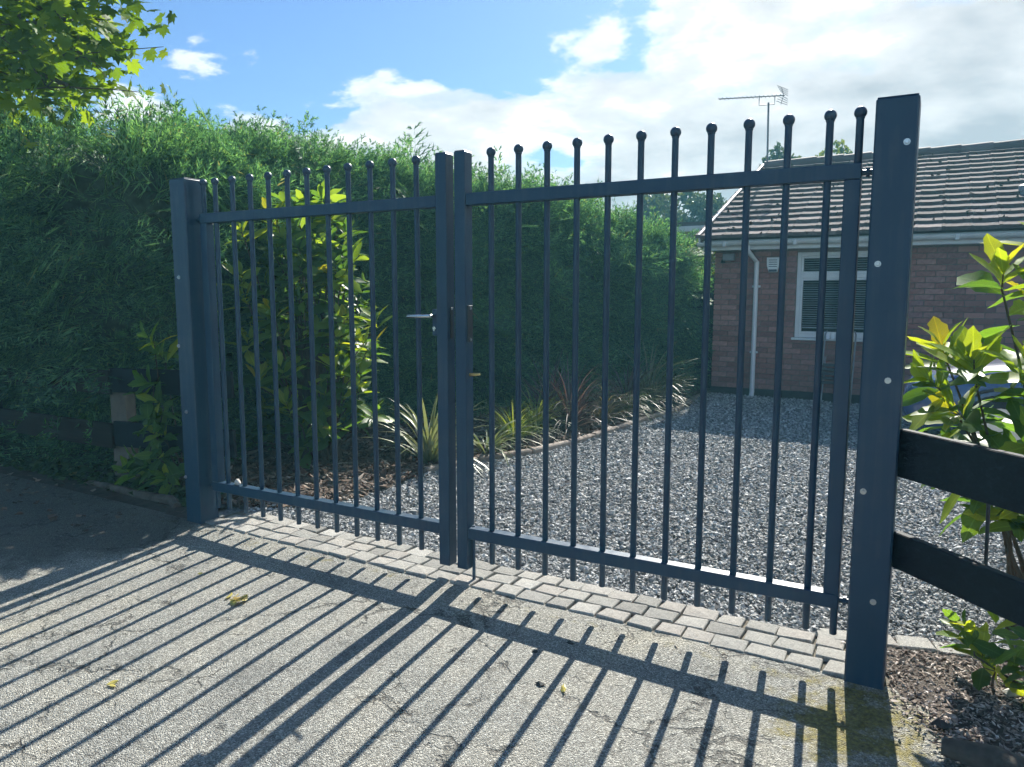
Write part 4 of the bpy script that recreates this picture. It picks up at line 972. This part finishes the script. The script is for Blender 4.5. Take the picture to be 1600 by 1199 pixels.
    v, f = join(parts); tag(link('leading_shoots', np_mesh('leading_shoots', v, f, M['sprig']), t), kind='stuff')
    nb = sprigs                                   # big loose fronds leaning out of the clipped top
    sb = rng.uniform(0, Ltot, nb); x, y, h = at(sb); tgb = tang(sb); nrb = np.stack([tgb[:, 1], -tgb[:, 0]], 1)*face; db_ = rng.uniform(-.05, thick*.5, nb)
    pb = np.stack([x-nrb[:, 0]*db_, y-nrb[:, 1]*db_, h-.15], 1); Db = rng.normal(0, .35, (nb, 3)) + np.array([.55, -.1, .8]); ids = rng.integers(0, 5, nb); parts = []
    for i in range(5):
        k = ids == i; parts.append(scatter(SPT[i][0], SPT[i][1], pb[k]-B, frames(Db[k], rng.normal(0, 1, (int(k.sum()), 3)) + np.array([0, -1.0, 0])), .36+.34*rng.random(int(k.sum()))**2))
    v, f = join(parts); tag(link('loose_fronds', np_mesh('loose_fronds', v, f, M['hedge']), t), kind='stuff')
    # dense inner wood
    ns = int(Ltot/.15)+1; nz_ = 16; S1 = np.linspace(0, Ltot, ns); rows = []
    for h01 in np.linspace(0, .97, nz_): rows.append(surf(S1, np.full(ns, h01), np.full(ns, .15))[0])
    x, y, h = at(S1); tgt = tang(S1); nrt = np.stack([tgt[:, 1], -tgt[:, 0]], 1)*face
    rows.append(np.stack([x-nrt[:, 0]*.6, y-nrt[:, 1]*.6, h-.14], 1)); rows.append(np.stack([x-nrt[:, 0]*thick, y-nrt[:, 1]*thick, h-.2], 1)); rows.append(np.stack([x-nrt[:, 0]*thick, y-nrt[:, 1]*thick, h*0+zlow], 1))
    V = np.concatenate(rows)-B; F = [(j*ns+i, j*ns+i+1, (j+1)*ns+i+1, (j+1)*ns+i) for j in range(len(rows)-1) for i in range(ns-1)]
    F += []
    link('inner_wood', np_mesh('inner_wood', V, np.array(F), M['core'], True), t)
    st_ = MB()
    for s0 in np.arange(.3, Ltot, .55):
        x, y, h = at(np.array([s0])); tg = tang(np.array([s0]))[0]; nr = np.array([tg[1], -tg[0]])*face
        bx_ = x[0]-nr[0]*.5; by_ = y[0]-nr[1]*.5; m = MB(); m.tube([(bx_, by_, -.1), (bx_+.03, by_, .7), (bx_, by_+.04, h[0]*.8)], [.05, .04, .015], 7); m.build('trunk', M['trunk'], t, True)
    return t
hedge('conifer_hedge', [(-10.5, .70, 3.2), (-6.6, .68, 3.1), (-5.7, .68, 2.62), (-4.8, .68, 2.54), (-4.15, .68, 2.66), (-3.85, .74, 2.64), (-3.62, 1.0, 2.50), (-3.75, 1.9, 2.60)], 'dark shaded conifer hedge over the brown fence at left', .12, 190, 2, 1.3, 1, 70, .42, .50)  # end beyond the left frame edge raised to throw shade on the drive
hedge('conifer_hedge', [(-4.4, 1.6, 2.88), (-4.0, 2.4, 2.84), (-3.45, 3.5, 2.78), (-3.0, 4.6, 2.68), (-2.55, 5.7, 2.56), (-2.15, 6.6, 2.42), (-1.75, 7.6, 2.24), (-1.5, 8.2, 2.12)], 'long green conifer hedge behind the planted bed', .03, 190, 5, 1.2, 1, 70, .42)

# ------------------------------------------------------------------ maple at upper left
def maple_leaf(mat):
    lob = [(0, 1.0), (16, .64), (23, .74), (40, .54), (52, .95), (66, .68), (78, .62), (92, .46), (104, .76), (122, .52), (150, .40), (172, .12)]
    pts = [(r_*math.cos(R(a)), r_*math.sin(R(a))) for a, r_ in lob]; pts = pts + [(x, -y) for x, y in pts[::-1][:-1]]
    v = [(0, 0, 0)] + [(x, y, -.10*abs(y) - .12*x*abs(x)) for x, y in pts]; n = len(pts)
    f = [(0, 1+i, 1+(i+1) % n) for i in range(n)]
    b = len(v); v += [(-.6, -.012, .0), (-.6, .012, 0), (0, .012, 0), (0, -.012, 0)]; f += [(b, b+1, b+2), (b, b+2, b+3)]
    m = MB(); m.add(v, f); return m
mp = maple_leaf(None); mpm = mp.mesh('leaf', M['maple'])
tree = thing('maple_tree', (-8.2, .9, 0), 'maple tree reaching in over the hedge at upper left', 'tree')
m = MB(); m.tube([(-8.2, .9, -.2), (-8.15, .9, 1.5), (-8.0, .85, 3.2), (-7.6, .7, 5.2), (-7.2, .6, 7)], [.22, .18, .15, .09, .03], 12); m.build('trunk', M['trunk'], tree, True)
rs = random.Random(9)
twigs = []
def branch(a, b, r0, depth):
    a = Vector(a); b = Vector(b); mid = a.lerp(b, .5) + Vector((rs.gauss(0, .1), rs.gauss(0, .1), rs.uniform(.0, .15)))*(b-a).length*.5
    m = MB(); m.tube([a, mid, b], [r0, r0*.7, r0*.4], 6); m.build('branch', M['trunk'], tree, True)
    return mid
tips = []
# boughs reaching to the right, ending inside the picture
for end in [(-3.55, .20, 3.32), (-3.05, .15, 3.42), (-2.75, .05, 3.26), (-2.70, .02, 3.02), (-2.86, .0, 2.83), (-3.3, .12, 2.92), (-3.85, .2, 2.98), (-3.6, .15, 3.05), (-4.4, .3, 3.3), (-4.2, .25, 3.62), (-3.4, .2, 3.7), (-2.85, .1, 3.62), (-3.1, .1, 3.15), (-4.6, .3, 3.0), (-4.9, .3, 3.8), (-3.9, .2, 3.35), (-2.62, .02, 3.42), (-3.45, .05, 3.52)]:
    end = (end[0]-.48, end[1], end[2]+.04); st_ = Vector((-7.95, .82, 3.4 + rs.uniform(0, .8))); mid = branch(st_, end, .035, 0); tips.append(Vector(end))
inner = []
k = 0
for tp in tips:
    for j in range(62):
        off = Vector((rs.gauss(0, .20), rs.gauss(0, .24), rs.gauss(0, .13)))
        p_ = tp + off; d_ = Vector((rs.gauss(.25, .7), rs.gauss(0, .7), rs.uniform(-1.0, .15))); n_ = Vector((rs.gauss(0, .5), rs.gauss(-.2, .5), rs.uniform(.2, 1)))
        mt = mat_from(d_, n_, p_, rs.uniform(.062, .105))
        if j < 16 and k < 300: link('leaf', mpm, tree, mt); k += 1
        else: inner.append(mt)
        if j % 3 == 0:
            pass
for tp in tips:
    m = MB()
    for j in range(7):
        e = tp + Vector((rs.gauss(0, .2), rs.gauss(0, .2), rs.gauss(-.02, .12))); m.tube([tp - Vector((.25, 0, -.02)), tp.lerp(e, .5), e], [.006, .004, .002], 5)
    m.build('twig', M['trunk'], tree)
for j in range(2600):       # the rest of the crown, out of the picture to the left
    u = Vector((rs.gauss(0, 1), rs.gauss(0, 1), rs.gauss(0, 1))).normalized()*rs.random()**.4
    p_ = Vector((-7.4 + u.x*2.3, .7 + u.y*2.0, 5.0 + u.z*2.0))
    if p_.x > -5.1: continue
    inner.append(mat_from((rs.gauss(0, 1), rs.gauss(0, 1), rs.uniform(-1, .2)), (rs.gauss(0, .5), rs.gauss(0, .5), 1), p_, rs.uniform(.06, .11)))
A = np.array([[list(r_) for r_ in e] for e in inner]); tv = np.array(mp.v); tf = np.array(mp.f)
V = (np.einsum('kij,nj->kni', A[:, :3, :3], tv) + A[:, None, :3, 3] - np.array((-8.2, .9, 0))).reshape(-1, 3); F = (tf[None] + (np.arange(len(A))*len(tv))[:, None, None]).reshape(-1, 3)
tag(link('crown', np_mesh('crown', V, F, M['maple_i']), tree), kind='stuff')

# ------------------------------------------------------------------ far background
def far_tree(loc, h, rx, rz, label, mat, n=2600, leaf=.10, seed=0, rz_low=0.35, conif=False):
    r_ = np.random.default_rng(seed); t = thing('background_tree', loc, label, 'tree', 'trees behind the houses')
    x, y, z0 = loc
    m = MB(); m.tube([(x, y, z0-.2), (x+.1, y, z0+h*.5), (x, y, z0+h*.9)], [rx*.09+.05, rx*.06+.03, .02], 8); m.build('trunk', M['trunk'], t, True)
    nc = 40; u = r_.normal(size=(nc, 3)); u /= np.linalg.norm(u, axis=1, keepdims=True); u *= r_.uniform(.35, .9, (nc, 1)); cs = u*np.array([rx, rx, rz])
    if conif: cs[:, :2] *= np.clip(.9 - cs[:, 2:]/rz*.75, .1, 1.6)*.6
    cr = r_.uniform(.22, .42, nc)*min(rx, rz)
    ci = r_.integers(0, nc, n); q = r_.normal(size=(n, 3)); q /= np.linalg.norm(q, axis=1, keepdims=True); pos = cs[ci] + q*(cr[ci]*r_.random(n)**.35)[:, None]
    pos[:, 2] += h - rz
    tv = np.array([(0, 0, 0), (.55, .32, .05), (1, 0, -.1), (.5, -.32, .05)], float); tf = np.array([(0, 1, 2), (0, 2, 3)])
    v, f = scatter(tv, tf, pos, rand_rot(n), leaf*np.exp(r_.normal(0, .3, n)))
    tag(link('crown', np_mesh('crown', v, f, mat), t), kind='stuff')
    return t
far_tree((-9.3, 25, 0), 5.0, 1.5, 2.3, 'rounded grey-green tree behind the hedge, leftmost of the far row', M['tree_far'], 9000, .16, 1)
far_tree((-7.5, 25.5, 0), 5.9, 1.6, 2.9, 'tallest grey-green tree behind the hedge, left of the bungalow', M['tree_far'], 11000, .16, 2)
far_tree((-5.7, 24.5, 0), 5.5, 1.4, 2.6, 'grey-green tree just left of the bungalow roof edge', M['tree_far'], 10000, .16, 3)
far_tree((-3.4, 25, 0), 7.15, .95, 3.3, 'dark pointed tree under the television aerial', M['tree_far'], 8000, .13, 4)
far_tree((-1.65, 25, 0), 6.85, 1.15, 3.0, 'light green tree above the roof left of the tall post', M['tree_far_g'], 7000, .15, 5)
far_tree((4.1, 25, 0), 6.6, .9, 3.0, 'light green tree over the ridge at the right edge', M['tree_far_g'], 6000, .15, 6)
far_tree((-12.2, 26, 0), 4.4, 1.6, 2.0, 'small tree behind the hedge beside the chimney', M['tree_far'], 3000, .15, 7)
far_tree((-1.55, 9.6, 0), 2.6, .55, 1.1, 'sunlit light green bush behind the dark side gate', M['tree_far_g'], 2600, .09, 8)
t = thing('neighbour_house', (-9.6, 22.0, 0), 'distant dark roof with chimney pot showing above the hedge', 'house')
m = MB(); m.add([(-13.5, 21.5, 0), (-7.2, 21.5, 0), (-7.2, 21.5, 3.6), (-13.5, 21.5, 3.6), (-13.5, 26, 0), (-7.2, 26, 0), (-7.2, 26, 3.6), (-13.5, 26, 3.6)], [(0,1,2,3), (1,5,6,2), (5,4,7,6), (4,0,3,7)]); m.build('wall', M['far_wall'], t)
m = MB(); m.add([(-10.2, 22, 4.50), (-9.1, 22, 4.50), (-7.0, 21.2, 3.5), (-13.7, 21.2, 3.5), (-7.0, 26, 3.5), (-13.7, 26, 3.5), (-10.2, 24, 4.55), (-9.1, 24, 4.55)], [(3,2,1,0), (2,4,7,1), (4,5,6,7), (5,3,0,6), (0,1,7,6)]); rf_ = m.build('roof', M['far_roof'], t)
m = MB(); m.box(-9.72, -9.32, 22.3, 22.7, 4.3, 4.95, .02); m.box(-9.76, -9.28, 22.26, 22.74, 4.951, 5.03, .01); ch = m.build('chimney', M['far_wall'], rf_)
m = MB(); m.lathe((-9.52, 22.5, 5.03), [(.10, 0), (.09, .2), (.13, .22), (.13, .30), (.10, .36)], 12); m.build('chimney_pot', M['far_roof'], ch, True)
t = thing('outbuilding', (-3.6, 14.2, 0), 'low pale-edged flat roof beyond the end of the hedge', 'building')
MB().box(-5.2, -2.0, 14.0, 17.0, -.1, 2.84).build('wall', M['far_wall'], t); MB().box(-5.3, -1.9, 13.85, 17.1, 2.845, 2.97, .01).build('fascia', M['upvc_dull'], t); MB().box(-5.25, -1.95, 13.9, 17.05, 2.971, 3.06).build('roof', M['far_roof'], t)

# ------------------------------------------------------------------ small things on the ground
def leaf_scrap(name, x, y, s, rz, label, n=1, mat='deadleaf'):
    rs_ = random.Random(int(x*1000)); m = MB(); z = drive_z(x, y)+.004
    for k in range(n):
        c = Matrix.Translation((x+rs_.gauss(0, s*.35 if n > 1 else 0), y+rs_.gauss(0, s*.25 if n > 1 else 0), z + .003*k)) @ Matrix.Rotation(rz+rs_.uniform(-1, 1)*(n > 1)*2, 4, 'Z') @ Matrix.Rotation(rs_.gauss(.3, .3), 4, 'X')
        out = [(-.5, 0), (-.2, .16), (.1, .22), (.35, .13), (.55, 0), (.3, -.12), (.05, -.2), (-.25, -.14)]
        v = [(0, 0, .06*s)] + [(a*s, b*s, (.25*b*b + .18*a*a)*s*2) for a, b in out]
        m.add([c @ Vector(q) for q in v], [(0, i, i % 8 + 1) for i in range(1, 9)])
    o = m.build(name, M[mat]); tag(o, label, 'leaf', 'fallen leaves'); return o
leaf_scrap('fallen_leaf', -.98, -.77, .075, .2, 'crumpled yellow leaf cluster on the drive, largest of the fallen leaves', 6)
leaf_scrap('fallen_leaf', -.75, -1.54, .045, .9, 'small yellow leaf at the lower left of the drive', 2)
leaf_scrap('fallen_leaf', .73, -.69, .05, .1, 'thin pale leaf on the drive below the right gate leaf', 2)
leaf_scrap('fallen_leaf', -1.42, -.62, .03, .4, 'tiny pale leaf on the drive near the hedge shadow', 1)
def pebble(x, y, s, label, mat='pebble'):
    tv, tf = stone_template(int(abs(x)*100)); m = MB(); z = (drive_z(x, y) if y < -.05 else float(gz(x)))+s*.3
    m.add([(x+a*s, y+b*s*.7, z+c*s*.45) for a, b, c in tv], [tuple(q) for q in tf]); o = m.build('stone', M[mat]); tag(o, label, 'stone', 'loose stones'); return o
pebble(.63, -.69, .022, 'dark stone beside the thin pale leaf on the drive')
pebble(.59, -.33, .018, 'dark stone just in front of the bottom rail shadow')
pebble(.49, -.47, .016, 'small dark stone inside the bottom rail shadow band')
pebble(2.2, .12, .04, 'pale stone half under the low laurel sucker', 'pale_stone')
pebble(1.96, -.26, .045, 'mossy dark stone in the litter right of the gate post')
leaf = MB(); leaf.tube([(-1.86, -.005, .3), (-1.83, -.01, .318), (-1.80, -.015, .308)], [.004, .020, .006], 7); tag(leaf.build('dead_leaf', M['pale_stone'], None, True), 'curled pale dead leaf lying on the bottom rail near the left post', 'leaf')
lg = MB(); lg.tube([(-3.66, .12, .06), (-3.35, .13, .055), (-3.0, .10, .055), (-2.62, .10, .06), (-2.52, .06, .045)], [.018, .028, .030, .036, .030], 9); tag(lg.build('dead_branch', M['log'], None, True), 'grey dead branch lying below the left fence', 'branch')
lg = MB(); lg.tube([(1.98, -.42, .0), (2.12, -.46, .012), (2.40, -.60, .025), (2.8, -.85, .03)], [.03, .05, .055, .06], 10); tag(lg.build('log', M['log'], None, True), 'shaded grey log at the bottom right corner', 'log')
# ivy and leaf litter in the shade at left
n = 2600; x = rng.uniform(-9, -2.35, n); y = .12 + .25*rng.random(n)**1.2; z = gz(x) + .01 + .20*rng.random(n)**2.2*np.clip((y-.12)*6, .1, 1)
tv = np.array([(0, 0, 0), (.35, .4, .05), (1, 0, -.1), (.35, -.4, .05)], float); tf = np.array([(0, 1, 2), (0, 2, 3)])
D = rng.normal(0, 1, (n, 3)); D[:, 2] *= .3; D[:, 1] -= .4; NRM = rng.normal(0, .5, (n, 3)); NRM[:, 2] += 1
v, f = scatter(tv, tf, np.stack([x, y, z], 1), frames(D, NRM), .055*np.exp(rng.normal(0, .3, n)))
o = link('ground_ivy', np_mesh('ground_ivy', v, f, M['ivy'])); tag(o, 'low ivy and weeds under the left fence', 'ivy', kind='stuff')
n = 260; x = rng.uniform(-5.5, -2.3, n); y = rng.uniform(-.9, .12, n)**1; k = y > -.75 + .3*rng.random(n); x, y = x[k], y[k]; n = len(x)
D = rng.normal(0, 1, (n, 3)); D[:, 2] *= .15; NRM = rng.normal(0, .2, (n, 3)); NRM[:, 2] += 1
v, f = scatter(tv, tf, np.stack([x, y, gz(x)+.006], 1), frames(D, NRM), .045*np.exp(rng.normal(0, .35, n)))
o = link('leaf_litter', np_mesh('leaf_litter', v, f, M['bark'])); tag(o, 'scattered dead leaves on the shaded drive at left', 'leaves', kind='stuff')

# ------------------------------------------------------------------ blue volume added to lift the shadows, partly standing in for lens glare
hz_m = bpy.data.materials.new('thin_glare_haze'); hz_m.use_nodes = True; ht = hz_m.node_tree; ht.nodes.clear()
pv = nn(ht, 'ShaderNodeVolumePrincipled', inp={'Color': (.30, .82, 1.0, 1), 'Density': .0044, 'Anisotropy': 0.0}); ho = nn(ht, 'ShaderNodeOutputMaterial'); ht.links.new(pv.outputs[0], ho.inputs['Volume'])
hb = MB().box(-310, 310, -310, 410, -1.2, 9.0).build('glare_haze', hz_m); tag(hb, 'thin blue volume added around the whole yard to lift shadows like lens glare', 'glare_haze', kind='stuff')
